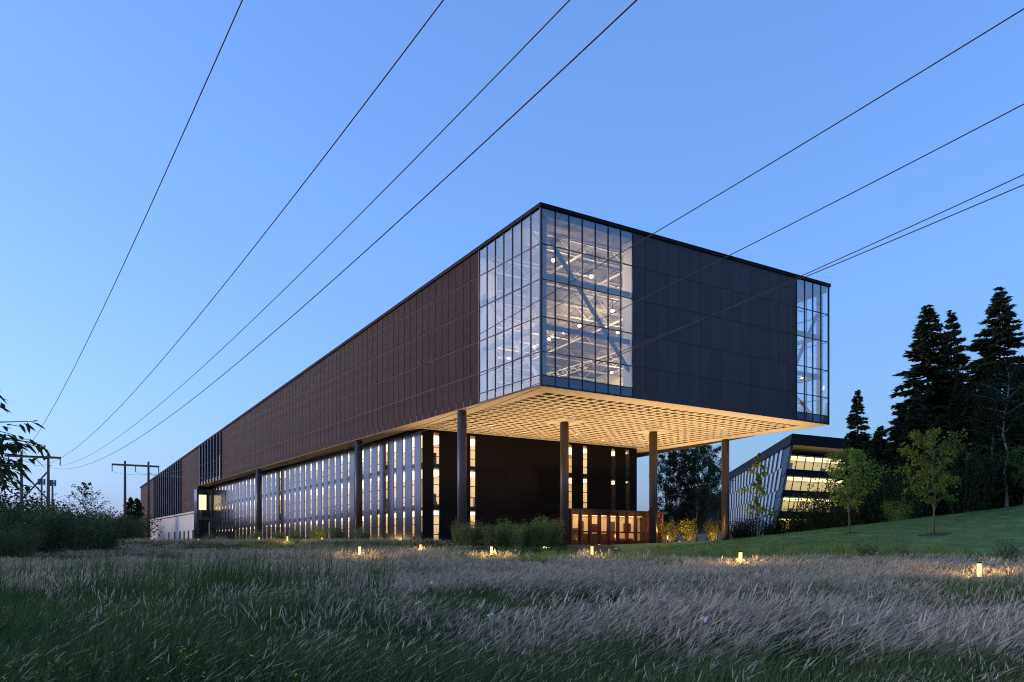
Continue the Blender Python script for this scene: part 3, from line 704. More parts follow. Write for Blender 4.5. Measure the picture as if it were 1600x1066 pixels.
def broadleaf(seed, h, cr, base=.25, nb=26, lpb=90, leaf=.16, trunk=.07, rise=.75, top=1.0, prof=None, m='leaf_young', bark='bark', sub=4, spread=.3):
    """trunk with limbs and twigs; leaves gathered round the twigs -> (trunk mesh, crown mesh)"""
    rg = np.random.default_rng(seed); mb = MB(); n = 9
    wob = rg.normal(size=(n,2))*.02*h*np.linspace(0,1,n)[:,None]
    tp = [(wob[i,0], wob[i,1], h*top*i/(n-1)) for i in range(n)]
    mb.tube([(tp[0][0],tp[0][1],-.3)]+tp[1:], [trunk*1.25]+[trunk*(1-.88*i/(n-1)) for i in range(1,n)], 8)
    P = []
    prof = prof or (lambda t: math.sin(math.pi*min(1,.12+.88*t))**.75)
    for i in range(nb):
        t = (i+.5)/nb; z = h*(base+(1-base)*t*.96); az = i*2.399+rg.uniform(-.4,.4)
        R = cr*prof(t)*rg.uniform(.7,1.15)+.05; q = z/h*(n-1); i0 = min(int(q), n-2); fr = q-i0
        p0 = np.array(tp[i0])*(1-fr)+np.array(tp[i0+1])*fr
        d = np.array([math.cos(az), math.sin(az), rise*rg.uniform(.5,1.3)]); d[2] *= (1-.2*t)
        p1 = p0+d*R*.55; p2 = p0+np.array([d[0],d[1],d[2]*.8])*R
        w = trunk*.35*(1-.7*t)+.006
        mb.tube([p0,p1,p2], [w,w*.6,w*.2], 5, cap=False)
        for s_ in range(sub):
            u = rg.uniform(.35,1.0); c = p0+(p2-p0)*u; e_ = rg.normal(size=3)*np.array([1,1,.7]); e_ /= np.linalg.norm(e_); ln = R*spread*rg.uniform(.7,1.5)
            tip = c+e_*ln; mb.tube([c,tip], [w*.35,w*.12], 3, cap=False)
            k = max(2, int(lpb/sub)); tt = rg.uniform(.15,1.1,k)[:,None]
            P.append(c+(tip-c)*tt+rg.normal(size=(k,3))*ln*.28)
    P = np.concatenate(P); V, F = rhombs(P, leaf, rg, .6, np.array([0,0,-.5]), .25)
    return mb.mesh('trunk', bark, True), npmesh('crown', V, F, m)

def shrub(seed, h, r, stems=16, leaves=1700, leaf=.11, m='leaf_shrub', bark='bark', upw=.35):
    """many upright stems from the base with leaves all along them"""
    rg = np.random.default_rng(seed); mb = MB(); P = []
    for i in range(stems):
        az = rg.uniform(0,6.283); q = rg.uniform(.1,1)**.6; H = h*rg.uniform(.62,1.05)*(1-.25*q)
        p0 = np.array([math.cos(az)*r*.28*q, math.sin(az)*r*.28*q, -.05]); p1 = np.array([math.cos(az)*r*.75*q, math.sin(az)*r*.75*q, H*.55]); p2 = np.array([math.cos(az)*r*q, math.sin(az)*r*q, H])
        mb.tube([p0,p1,p2], [.028,.018,.006], 4, cap=False)
        k = leaves//stems; t = rg.uniform(.18,1.03,k)[:,None]; c = p0*(1-t)**2+2*p1*t*(1-t)+p2*t*t
        P.append(c+rg.normal(size=(k,3))*np.array([1,1,.8])*r*.17)
    P = np.concatenate(P); V, F = rhombs(P, leaf, rg, .5, np.array([0,0,1.]), upw)
    return mb.mesh('stem', bark, True), npmesh('foliage', V, F, m)

def conifer(seed, h, r, bare=.08, whorls=46, m='needle', dens=1.0, ragged=.35):
    rg = np.random.default_rng(seed); mb = MB(); n = 10
    tr = h*.011+.06
    mb.tube([(0,0,-.6)]+[(rg.normal()*.04,rg.normal()*.04,h*i/(n-1)) for i in range(1,n)], [tr*1.3]+[tr*(1-.95*i/(n-1)) for i in range(1,n)], 8)
    P = []; D = []; Sz = []
    for w in range(whorls):
        t = (w+rg.uniform(0,.7))/whorls; z = h*(bare+(1-bare)*t)
        prof = (1-t)**.82*(.55+.45*min(1,t/.18))
        nb = int(rg.integers(5,8))
        for b_ in range(nb):
            az = rg.uniform(0,6.283); z = h*(bare+(1-bare)*t)+rg.normal()*.55*h/whorls; L_ = r*prof*rg.uniform(1-ragged,1.0+.22*rg.uniform())+.25
            dirh = np.array([math.cos(az), math.sin(az), 0.]); dz0 = .25 if t > .7 else -.05
            p = lambda u: np.array([0,0,z])+dirh*L_*u+np.array([0,0,L_*(dz0*u-.32*u*u+.14*u**3)])
            mb.tube([p(0),p(.5),p(1.)], [.035*L_/3+.012,.02,.006], 3, cap=False)
            k = int((20+L_*24)*dens); u = rg.uniform(.12,1.05,k)**.8
            side = np.array([-dirh[1],dirh[0],0.])
            wd = L_*.24*(1-u*.75)+.10
            sgn = rg.uniform(-1,1,k)
            c = np.array([p(x) for x in u])+side*(sgn*wd)[:,None]+np.stack([np.zeros(k),np.zeros(k),-np.abs(sgn)*wd*.35+rg.normal(size=k)*.06],1)
            P.append(c); D.append(dirh*.75+side*np.sign(sgn)[:,None]*.6+rg.normal(size=(k,3))*.25+np.array([0,0,-.18]))
            Sz.append(np.full(k, .36+.065*L_))
    P = np.concatenate(P); D = np.concatenate(D); Sz = np.concatenate(Sz); n_ = len(P)
    D /= np.linalg.norm(D,axis=1)[:,None]; A = np.cross(D, np.array([0,0,1.])+rg.normal(size=(n_,3))*.35); A /= np.linalg.norm(A,axis=1)[:,None]
    s = (Sz*rg.uniform(.6,1.4,n_))[:,None]
    V = np.stack([P-D*s*.3, P+A*s*.34+np.array([0,0,-.05]), P+D*s, P-A*s*.34+np.array([0,0,-.03])],1).reshape(-1,3)
    return mb.mesh('trunk','bark',True), npmesh('crown', V, np.arange(4*n_).reshape(n_,4), m)

def plant(name, parts, x, y, label, cat, group=None, rot=0., sc=1., zs=None, dz=0., names=('trunk','crown')):
    e = empty(name, (x, y, g(x, y)+dz), rot); e.scale = (sc, sc, zs or sc); tag(e, label, cat, group)
    for nm, me in zip(names, parts): link(nm, me, e)
    return e
def at(px, D): return (px-800)/1311.*D

# ---- trees on and behind the bank
for i, (px, D, h, lab) in enumerate(((1327,70,7.2,'slender young maple on the bank in front of the lit office windows'),(1459,60,7.6,'young maple with round mulch bed in the middle of the lawn bank'))):
    x = at(px, D); parts = broadleaf(11+i, h, 2.35, base=.24, nb=30, lpb=110, leaf=.2, trunk=.085, rise=.9, sub=5, spread=.26)
    plant('young_tree', parts, x, D, lab, 'tree', 'young trees on the bank', rot=i*1.3)
    m_ = MB(); n_ = 26; ring = [(math.cos(k/n_*6.283)*(1.15+.1*math.sin(k*2.3)), math.sin(k/n_*6.283)*(1.1+.1*math.sin(k*1.7))) for k in range(n_)]
    m_.v = [(0,0,g(x,D)+.16)]+[(a_,b_,g(x+a_,D+b_)+.05) for a_,b_ in ring]; m_.f = [(0,k+1,(k+1) % n_+1) for k in range(n_)]
    tag(m_.build('mulch_bed', 'mulch', None, (x, D, 0)), 'round dark mulch bed under the maple '+('by the office block' if i == 0 else 'in mid lawn'), 'mulch bed', 'mulch beds')
parts = broadleaf(15, 9.6, 2.1, base=.22, nb=24, lpb=90, leaf=.24, trunk=.085, rise=.45, sub=4, spread=.33, prof=lambda t: (1-.55*t)*(.55+.45*math.sin(t*19)))
plant('young_tree', parts, at(1184,92), 92, 'thin sparse young tree in front of the pale finned wall, right of the column', 'tree', 'young trees on the bank')
parts = broadleaf(16, 6.0, 2.0, base=.25, nb=24, lpb=90, leaf=.2, trunk=.07, rise=.9, sub=4)
plant('young_tree', parts, at(1600,84), 84, 'young tree cut by the right edge, beside the pale trunks', 'tree', 'young trees on the bank')
CON = [conifer(21,30,6.3,.03,66), conifer(22,30,5.4,.03,64), conifer(23,30,7.4,.05,62,ragged=.45), conifer(24,20,4.8,.02,50)]
CL = [(1450,110,478,0,1.3,'tall dark fir, left of the two close peaks on the right'),(1487,119,490,1,1.1,'narrower tall fir just right of the leftmost fir peak'),(1562,104,452,2,1.2,'tallest dark fir near the right edge of the picture'),
      (1340,126,612,3,.8,'small pointed fir rising above the distant office roof'),(1408,103,640,3,1.1,'squat dark fir at the foot of the leftmost tall fir'),(1516,97,590,2,1.15,'broad dark fir in front between the two fir peaks'),
      (1598,93,565,2,1.15,'broad dark fir at the right edge, below the tallest fir'),(1375,99,668,3,1.15,'low dark fir behind the slender maple on the bank'),(1470,92,650,3,1.3,'low broad fir behind the maple in the middle of the lawn'),
      (1432,97,610,1,1.2,'dark fir below and right of the leftmost fir peak'),(1650,100,500,2,1.0,'fir half cut off by the right edge'),(1542,91,640,3,1.5,'broad low fir in front of the pale trunks'),(1498,101,600,1,1.4,'dark fir filling the gap between the tall firs'),(1590,89,660,3,1.4,'low fir at the right edge above the lawn crest'),(1360,112,690,3,1.3,'low fir left of the fir mass, beside the office block')]
for i, (px, D, yt, k, w, lab) in enumerate(CL):
    x = at(px, D); zt = EYE+(867-yt)/1311*D; h0 = (30,30,30,20)[k]; h = zt-g(x, D); s = h/h0
    e = plant('fir_tree', CON[k], x, D, lab, 'fir tree', 'fir trees on the right', rot=i*1.7, sc=s); e.scale = (s*w, s*w, s)
# pale trunks of tall pines at right
for i, (px, D, yt) in enumerate(((1551,88,610),(1572,86,560),(1578,90,600))):
    parts = broadleaf(60+i, 15, 3.2, base=.5, nb=22, lpb=150, leaf=.3, trunk=.17, rise=.5, sub=5, m='leaf_dark', bark='pale_bark')
    x = at(px, D); h = EYE+(867-yt)/1311*D-g(x, D)
    plant('pine_tree', parts, x, D, ('left of','middle of','right of')[i]+' three pale bare trunks with dark tops near the right edge', 'tree', 'pale trunked trees', sc=h/15)
# understorey behind the bank
UND = [shrub(70, 4.2, 2.4, 26, 4200, .2, 'leaf_dark'), shrub(71, 5.2, 3.0, 28, 4600, .22, 'leaf_dark')]
for i, (px, D, s, lab) in enumerate(((1156,112,.8,'dark shrub just right of the fourth column'),(1178,113,.75,'dark shrub under the thin sparse young tree'),(1206,112,.8,'dark shrub between the thin tree and the lit office end'),(1232,112,.9,'dark shrub at the foot of the finned office wall'),(1262,108,1.2,'dark shrub below the lit office windows at left'),(1296,104,1.5,'dark shrub below the lit office windows at right'),(1350,92,1.35,'dark shrub behind the slender maple trunk'),
        (1390,90,1.5,'dark shrub at the crest of the bank between the two maples'),(1420,86,1.2,'dark shrub left of the mulched maple, at the crest'),(1505,86,1.5,'dark shrub right of the mulched maple, at the crest'),(1535,88,1.65,'dark shrub at the crest beside the pale trunks'),(1625,86,1.65,'dark shrub at the crest, at the right edge'))):
    x = at(px, D); plant('dark_shrub', UND[i % 2], x, D, lab, 'shrub', 'dark shrubs behind the bank', rot=i, sc=s, names=('stem','foliage'))
parts = shrub(73, 2.6, 1.9, 18, 1800, .16, 'leaf_young'); plant('green_shrub', parts, at(1405,84), 84, 'lighter olive green shrub at the crest left of the mulched maple', 'shrub', names=('stem','foliage'))
# poplars beyond the terrace
for i, (px, D, yt) in enumerate(((1040,139,716),(1057,133,706),(1073,137,700),(1089,132,698),(1106,136,708),(1122,140,722))):
    parts = broadleaf(80+i, 16, 2.5, base=.12, nb=44, lpb=190, leaf=.26, trunk=.16, rise=1.9, sub=5, m='leaf_willow', bark='pale_bark', spread=.3, prof=lambda t: .55+.45*math.sin(math.pi*(.15+.7*t)))
    x = at(px, D); h = EYE+(867-yt)/1311*D-g(x, D)
    plant('poplar_tree', parts, x, D, ('leftmost','second','third','fourth','fifth','rightmost')[i]+' of six tall dark poplars beyond the terrace, counted from left', 'poplar', 'poplars beyond the terrace', sc=h/16)
for i, (px, D, h, lab) in enumerate(((1046,112,3.6,'yellow lit bush right of the third column'),(1076,112,3.6,'yellow lit bush at the foot of the poplars, centre'),(1116,110,3.6,'yellow lit bush left of the fourth column'))):
    parts = shrub(90+i, h, 1.5, 18, 1800, .16, 'leaf_lit_yellow'); x = at(px, D); plant('lit_bush', parts, x, D, lab, 'bush', 'bushes lit from below', names=('stem','foliage'))
    e = empty('garden_spotlight', (x-.3, D-2.0, g(x-.3, D-2.0))); tag(e, 'garden spotlight below the '+lab, 'lamp', 'garden spotlights')
    MB().tube([(0,0,-.1),(0,0,.22)], .02, 6).tube([(0,-.06,.22),(0,.10,.33)], .06, 8).build('housing', 'dark_metal', e)
    lo = lamp_light('beam', 'SPOT', 420, (1,.66,.24), e, (0,.16,.4), .06, 110); lo.rotation_euler = (R_(125), 0, 0)

# ---- shrubs along the building
SH = [shrub(100+i, 3.1, 1.15, 22, 4200, .15, 'leaf_shrub', 'pale_bark') for i in range(3)]
for i, (px, D, s, lab) in enumerate(((719,88,1.0,'upright pale green shrub just left of the first column foot'),(734,87,1.05,'upright pale green shrub just right of the first column foot'),
        (768,86,.95,'leftmost shrub of the long row in front of the dark south wall'),(786,87,1.05,'second shrub from left in front of the dark south wall'),(808,86,1.0,'third shrub from left in front of the dark south wall'),(829,87,1.0,'fourth shrub from left in front of the dark south wall'),(846,88,1.1,'fifth shrub in front of the dark south wall'),(862,89,1.1,'rightmost shrub of the row, beside the second column'))):
    plant('willow_shrub', SH[i % 3], at(px, D), D, lab, 'shrub', 'shrubs along the dark wall', rot=i*1.1, sc=s, names=('stem','foliage'))
nth = ('first','second','third','fourth','fifth','sixth','seventh','eighth','ninth','tenth')
for i, l in enumerate((34,41,49,57,66,76,87,98,110,122)):
    r = -2.6-.5*(i % 2); x, y = bw(r, l)
    plant('facade_shrub', SH[(i+1) % 3], x, y, nth[i]+' small shrub from the near corner along the bright slatted wall', 'shrub', 'shrubs along the slatted wall', rot=i*2.1, sc=.8+.1*(i % 3), names=('stem','foliage'))
# clipped ground cover in front of the south wall
rg = np.random.default_rng(5); n = 15000
px_ = rg.uniform(640, 885, n); D_ = rg.uniform(78, 93, n); X = (px_-800)/1311*D_; P = np.stack([X, D_, ground(X, D_)+rg.uniform(.0,.42,n)], 1)
V, F = rhombs(P, .2, rg, .6, np.array([0,0,1.]), .3)
tag(link('ground_cover', npmesh('ground_cover', V, F, 'hedge_leaf')), 'low dark green ground cover along the foot of the south wall', 'ground cover', kind='stuff')

# ---- left side trees and thicket
THK = [shrub(120, 5.0, 3.2, 34, 5200, .2, 'leaf_willow'), shrub(121, 6.0, 2.8, 30, 4800, .2, 'leaf_willow'), shrub(122, 5.0, 3.4, 34, 5600, .22, 'leaf_dark')]
LS = [(-8,48,824,2,'dark bush at the left edge behind the tall grass'),(24,52,812,0,'bush below the twin pole at far left'),(60,58,790,2,'dense dark bush right of the twin pole at far left'),(88,64,772,1,'bushy willow between the two antenna masts and the thin tree'),
      (112,66,782,0,'willow in the middle of the left thicket'),(138,70,790,2,'dark bush at the right end of the left thicket'),(155,76,806,0,'low bush where the left thicket meets the dry grass'),(40,75,780,1,'tall bush behind the twin pole at far left'),(5,70,770,2,'tall dark bush at the left edge behind the pole'),
      (172,110,798,2,'dark bush left of the second pole pair'),(196,112,805,0,'bush between the legs of the second pole pair'),(218,118,800,1,'greyish bush at the corner of the pale wall'),(-40,60,770,1,'bush just beyond the left edge')]
for i, (px, D, yt, k, lab) in enumerate(LS):
    x = at(px, D); h = EYE+(867-yt)/1311*D-g(x, D); s = h/((5,6,5)[k]*.97)
    e = plant('thicket_bush', THK[k], x, D, lab, 'bush', 'thicket on the left', rot=i*1.3, sc=s, names=('stem','foliage')); e.scale = (s*.92, s*.92, s*.94)
parts = broadleaf(130, 7.5, 1.6, base=.1, nb=30, lpb=70, leaf=.16, trunk=.06, rise=1.4, sub=4, m='leaf_willow')
plant('thin_tree', parts, at(128,70), 71, 'thin feathery tree rising above the left thicket', 'tree', sc=.86)
for i, (px, yt) in enumerate(((203,776),(214,778))):
    D = 205; parts = broadleaf(140+i, 14, 1.5, base=.05, nb=40, lpb=90, leaf=.5, trunk=.2, rise=1.8, sub=4, m='leaf_dark'); x = at(px, D); h = EYE+(867-yt)/1311*D-g(x, D)
    plant('far_poplar', parts, x, D, 'small distant columnar tree beside the far end of the building, '+('left' if i == 0 else 'right')+' of two', 'tree', 'distant columnar trees', sc=h/14)
for i, (px, D, yt) in enumerate(((-30,150,752),(20,170,775),(100,190,800),(150,200,798),(178,215,792))):
    x = at(px, D); h = EYE+(867-yt)/1311*D-g(x, D); e = plant('far_bush', THK[2], x, D, ('first','second','third','fourth','fifth')[i]+' dark distant tree clump from the left along the horizon', 'tree', 'distant trees on the left', rot=i, sc=h/5, names=('stem','foliage')); e.scale = (h/5*1.5, h/5*1.5, h/5)
# unseen tree line added beyond the frame to darken the slatted wall's reflection
for i in range(10):
    x, y = -118-5*(i % 3), 20+i*15; h = 11+2*(i % 3)
    e = plant('far_bush', THK[(i+1) % 3], x, y, 'unseen dark tree added outside the left edge, '+nth[i]+' from the near end', 'tree', 'added tree line left of the view', rot=i, sc=h/5, names=('stem','foliage')); e.scale = (h/3.4, h/3.4, h/5)

# large-leaved branch reaching in at the left edge
rg = np.random.default_rng(33); mb = MB(); LV = []; LF = []; D = 11.0
base = np.array([at(-90, D), D, 0.]); base[2] = g(base[0], base[1])
mb.tube([(0,0,-.2),(.05,0,1.5),(.12,.05,3.0),(.1,.1,4.2)], [.07,.055,.035,.012], 8)
nl_ = 0
for z0, ln, rise in ((2.6,1.0,.1),(2.7,1.15,.2),(2.9,1.05,.2),(2.5,.9,.02),(3.05,1.0,.35),(2.3,.85,0.),(3.2,.8,.6),(2.8,1.0,.0),(2.65,1.1,.05),(3.0,1.1,.1),(2.95,.9,.25),(2.45,1.0,.1),(3.15,.9,.2),(2.75,.95,.35),(2.55,1.05,.2),(2.85,1.1,.25),(2.7,.9,.12),(3.1,1.0,.05),(2.4,.95,.2),(3.3,.8,.3)):
    az = rg.uniform(-.6,.6); p0 = np.array([.1,0,z0]); d = np.array([math.cos(az), math.sin(az), rise]); p1 = p0+d*ln+np.array([0,0,-.14*ln])
    mb.tube([p0,p0+d*ln*.5,p1], [.014,.009,.004], 4, cap=False)
    for q in range(17):
        t = .25+.75*q/16; c = p0+(p1-p0)*t; s_ = 1 if q % 2 else -1
        dd = np.array([.6,s_*.75,-.35])+rg.normal(size=3)*.3; dd /= np.linalg.norm(dd); a_ = np.cross(dd, [0,0,1]); a_ /= np.linalg.norm(a_); L_ = rg.uniform(.15,.25)
        LV += [c, c+dd*L_*.35+a_*L_*.16, c+dd*L_*.7+a_*L_*.11+np.array([0,0,-.02]), c+dd*L_+np.array([0,0,-.04]), c+dd*L_*.7-a_*L_*.11+np.array([0,0,-.02]), c+dd*L_*.35-a_*L_*.16]; LF.append(tuple(range(nl_, nl_+6))); nl_ += 6
e = empty('ash_sapling', tuple(base)); tag(e, 'leafy ash branches reaching in at the left edge against the sky', 'tree')
mb.build('trunk', 'bark', e, smooth=True); m_ = MB(); m_.v = [tuple(p) for p in LV]; m_.f = LF; m_.build('crown', 'leaf_dark', e)

# ------------------------------------------------------------------ bollard lights
PPX = [(1530,30,'at the far right below the lawn bank'),(1157,36.5,'in front of the fourth column'),(925,47,'in front of the rust red pavilion'),(768,50,'in front of the shrub row on the dark south wall'),(562,47,'left of the near building corner'),
       (657,72,'right at the near building corner'),(1043,104,'tiny, right of the third column'),(449,90,'small, left of the first slatted bay'),(405,106,'small, below the column at the middle of the slatted wall'),(503,112,'tiny, against the slatted wall'),
       (310,120,'tiny, below the stair bay'),(283,132,'tiny, by the pale far wall')]
bm = [MB().tube([(0,0,-.2),(0,0,.5)], .085, 14).mesh('post','dark_metal',False), MB().tube([(0,0,.5),(0,0,.98)], .075, 14, cap=True).mesh('lens','bollard_lamp',True), MB().tube([(0,0,.98),(0,0,1.04)], .088, 14).mesh('cap','dark_metal')]
for px, D, lab in PPX:
    x = at(px, D); e = empty('bollard_light', (x, D, g(x, D)+.08)); tag(e, 'glowing cylindrical bollard light '+lab, 'bollard light', 'path bollard lights')
    for nm, me in zip(('post','lens','cap'), bm): link(nm, me, e)
    lamp_light('bulb', 'POINT', 420, (1,.58,.20), e, (0,0,.76), .05)

# ------------------------------------------------------------------ meadow (stuff, instanced clumps)
hid = bpy.data.collections.new('grass_clumps')
def blades(seed, n, rad, hmin, hmax, w, m, lean=.35, segs=3, spread=.5, curl=1.0):
    rg = np.random.default_rng(seed); V = []; F = []; k = 0
    for i in range(n):
        a = rg.uniform(0,6.283); q = rad*math.sqrt(rg.uniform()); p = np.array([math.cos(a)*q, math.sin(a)*q, -.03]); h = rg.uniform(hmin,hmax)
        ld = np.array([lean*rg.uniform(.3,1.5)+rg.normal()*spread*.5, rg.normal()*spread*.6, 0]); fa = rg.uniform(0,3.14); sd_ = np.array([math.cos(fa), math.sin(fa), 0])
        for s in range(segs+1):
            t = s/segs; c = p+np.array([0,0,h*t])+ld*h*(t**(1+curl))-np.array([0,0,.25*h*t*t*np.linalg.norm(ld)]); ww = w*(1-t*.92)*.5*rg.uniform(.9,1.1)
            V += [c-sd_*ww, c+sd_*ww]
        for s in range(segs): F.append((k+2*s, k+2*s+1, k+2*s+3, k+2*s+2))
        k += 2*(segs+1)
    return npmesh('clump', np.array(V), np.array(F), m)
def seeds(seed, n, rad, hmin, hmax, w, m, lean=.5, head=.16, hw=.02):
    """flowering stems: thin stalk bent by the wind with a spindle head"""
    rg = np.random.default_rng(seed); V = []; F = []; MI = []; k = 0
    for i in range(n):
        a = rg.uniform(0,6.283); q = rad*math.sqrt(rg.uniform()); p = np.array([math.cos(a)*q, math.sin(a)*q, -.03]); h = rg.uniform(hmin,hmax)
        ld = np.array([lean*rg.uniform(.35,1.4)+rg.normal()*.12, rg.normal()*.22, 0]); fa = rg.uniform(0,3.14); sd_ = np.array([math.cos(fa), math.sin(fa), 0]); up = np.array([0,0,1.])
        f_ = lambda t: p+up*h*t+ld*h*t**2.2-up*.3*h*t*t*np.linalg.norm(ld)
        hl = head*rg.uniform(.7,1.3); t1 = 1-hl/h; wh = hw*rg.uniform(.7,1.3)
        ts = [0, .5, t1, t1+(1-t1)*.35, t1+(1-t1)*.75, 1.]; ws = [w, w*.8, w*.6, wh, wh*.75, .002]
        for sd2 in (sd_, np.array([-sd_[1], sd_[0], 0])):
            kk = k
            for t, ww in zip(ts, ws): c = f_(t); V += [c-sd2*ww*.5, c+sd2*ww*.5]
            for s in range(5): F.append((kk+2*s, kk+2*s+1, kk+2*s+3, kk+2*s+2)); MI.append(0 if s > 1 else 1)
            k += 12
    me = npmesh('clump', np.array(V), np.array(F), m); me.materials.append(MATS['stalk']); me.polygons.foreach_set('material_index', np.array(MI, dtype=np.int32)); return me
def flowers(seed, n, rad, h, m, head=.03, flat=False):
    rg = np.random.default_rng(seed); V = []; F = []; k = 0
    for i in range(n):
        x, y = rg.normal(size=2)*rad; z = h*rg.uniform(.6,1.1)
        for j in range(5 if not flat else 9):
            c = np.array([x,y,z])+rg.normal(size=3)*head*np.array([.8,.8,.25 if flat else .5]); s = head*rg.uniform(.5,.9); a = rg.uniform(0,3.14)
            u = np.array([math.cos(a),math.sin(a),rg.normal()*.3])*s; v = np.array([-math.sin(a),math.cos(a),rg.normal()*.3])*s
            V += [c-u,c-v,c+u,c+v]; F.append((k,k+1,k+2,k+3)); k += 4
    return npmesh('clump', np.array(V), np.array(F), m)

def clumpset(cname, meshes):
    c = bpy.data.collections.new(cname)
    for me in meshes: o = bpy.data.objects.new(me.name, me); c.objects.link(o)
    return c
def scatter(name, P, coll, label, cat, smin=.8, smax=1.2, rot=.5, zs=None):
    n = len(P); me = bpy.data.meshes.new(name); me.vertices.add(n); me.vertices.foreach_set('co', P.astype(np.float32).ravel())
    rg = np.random.default_rng(len(P)); k = len(coll.objects)
    for an, ty, val in (('rz','FLOAT',rg.uniform(-rot,rot,n)),('sc','FLOAT',(rg.uniform(smin,smax,n) if zs is None else zs*rg.uniform(smin,smax,n))),('ix','INT',rg.integers(0,k,n))):
        at_ = me.attributes.new(an, ty, 'POINT'); at_.data.foreach_set('value', val.astype(np.float32 if ty == 'FLOAT' else np.int32))
    o = link(name, me); tag(o, label, cat, kind='stuff')
    ng = bpy.data.node_groups.new(name, 'GeometryNodeTree'); N = ng.nodes; L = ng.links.new
    ng.interface.new_socket('Geometry', in_out='INPUT', socket_type='NodeSocketGeometry'); ng.interface.new_socket('Geometry', in_out='OUTPUT', socket_type='NodeSocketGeometry')
    gi = N.new('NodeGroupInput'); go = N.new('NodeGroupOutput'); ip = N.new('GeometryNodeInstanceOnPoints'); ci = N.new('GeometryNodeCollectionInfo')
    ci.inputs['Collection'].default_value = coll; ci.inputs['Separate Children'].default_value = True; ci.inputs['Reset Children'].default_value = True; ip.inputs['Pick Instance'].default_value = True
    def na(nm, ty): q = N.new('GeometryNodeInputNamedAttribute'); q.data_type = ty; q.inputs[0].default_value = nm; return q.outputs[0]
    cx = N.new('ShaderNodeCombineXYZ'); L(na('rz','FLOAT'), cx.inputs[2])
    er = N.new('FunctionNodeEulerToRotation'); L(cx.outputs[0], er.inputs[0])
    L(gi.outputs[0], ip.inputs['Points']); L(ci.outputs[0], ip.inputs['Instance']); L(na('ix','INT'), ip.inputs['Instance Index']); L(er.outputs[0], ip.inputs['Rotation']); L(na('sc','FLOAT'), ip.inputs['Scale']); L(ip.outputs[0], go.inputs[0])
    md = o.modifiers.new('scatter', 'NODES'); md.node_group = ng
    return o
def pts(seed, n, d0, d1, k0=-.68, k1=.68, p=1.0):
    """n points over the meadow wedge between two distances (p<1 crowds the far side)"""
    rg = np.random.default_rng(seed); D = np.sqrt(rg.uniform(d0**2, d1**2, n)) if p == 1 else d0+(d1-d0)*rg.uniform(0,1,n)**p
    X = rg.uniform(k0, k1, n)*D+rg.normal(size=n)*.3; return np.stack([X, D, ground(X, D)], 1)
def patch(P, sc, seed):
    """smooth noise 0..1 for uneven growth"""
    rg = np.random.default_rng(seed); v = 0
    for i in range(5):
        a, b_ = rg.normal(size=2)*sc; v = v+np.sin(P[:,0]*a+P[:,1]*b_+rg.uniform(0,6))
    return np.clip(v/5*.9+.5, 0, 1)
def keep(P, prob, seed): return P[np.random.default_rng(seed).uniform(size=len(P)) < prob]
NEAR = clumpset('near_blades', [blades(200+i, 60, .30, .25, .75, .008, 'blade_near', .32, 4, .6) for i in range(4)])
MID = clumpset('mid_blades', [blades(210+i, 40, .42, .35, .75, .018, 'blade', .3, 3, .5) for i in range(3)])
FAR = clumpset('far_blades', [blades(220+i, 60, .8, .3, .65, .03, 'blade', .3, 2, .45) for i in range(3)])
SN = clumpset('near_seeds', [seeds(230+i, 13, .34, .55, .88, .003, 'seed', .6, .085, .009) for i in range(4)])
SM = clumpset('mid_seeds', [seeds(240+i, 20, .5, .55, .9, .006, 'seed', .55, .14, .017) for i in range(3)])
SF = clumpset('far_seeds', [seeds(250+i, 30, .8, .5, .85, .009, 'seed', .45, .17, .026) for i in range(3)])
def soft(P, d0, d1, d2, d3, seed): return keep(P, np.interp(P[:,1], [d0,d1,d2,d3], [0,1,1,0]), seed)
UP = clumpset('upright_stems', [seeds(255+i, 16, .4, .6, 1.05, .004, 'seed', .16, .16, .012) for i in range(3)])
BW = clumpset('broad_weeds', [blades(258+i, 26, .32, .25, .7, .035, 'leaf_dark', .1, 3, .8) for i in range(2)])
P = soft(pts(1, 4600, 2.4, 17), 2, 2.6, 9, 17, 1); scatter('meadow_grass', P, NEAR, 'dark green meadow grass filling the near foreground', 'grass', .7, 1.3, .7, zs=.62+.75*patch(P, .7, 3))
P = soft(pts(2, 6400, 8, 32), 8, 14, 22, 32, 2); scatter('meadow_grass', P, MID, 'green meadow grass in the middle of the field', 'grass', .75, 1.25, .6, zs=.62+.7*patch(P, .5, 4))
P = soft(pts(3, 4200, 22, 50, -.72, .72), 22, 30, 44, 50, 3); P = P[(P[:,1] < 45)|(P[:,0] < 8)]; scatter('meadow_grass', P, FAR, 'far edge of the meadow grass before the path lights', 'grass', .75, 1.2, .6)
P = pts(4, 4200, 4.2, 17); k = P[:,0]/P[:,1]; pr_ = np.clip(patch(P, .8, 8)*1.6-.3, 0, 1)*np.interp(P[:,1], [4.2,7.5,12,17], [.1,.65,1,.4])*np.interp(k, [-.6,-.2,.1], [.5,.75,1]); P = keep(P, pr_, 5)
scatter('seed_grass', P, SN, 'pale seed heads bent by the wind in the near meadow', 'grass', .75, 1.25, .5, zs=.75+.45*patch(P, .6, 12))
P = pts(6, 5600, 9, 30); k = P[:,0]/P[:,1]; P = keep(P, np.clip(patch(P, .55, 11)*1.5-.3, 0, 1)*np.interp(P[:,1], [9,13,24,30], [.2,.9,1,.3])*np.interp(k, [-.6,-.3,0], [.7,.85,1]), 6)
scatter('seed_grass', P, SM, 'pale seed heads across the middle of the meadow', 'grass', .75, 1.2, .5, zs=.75+.45*patch(P, .5, 13))
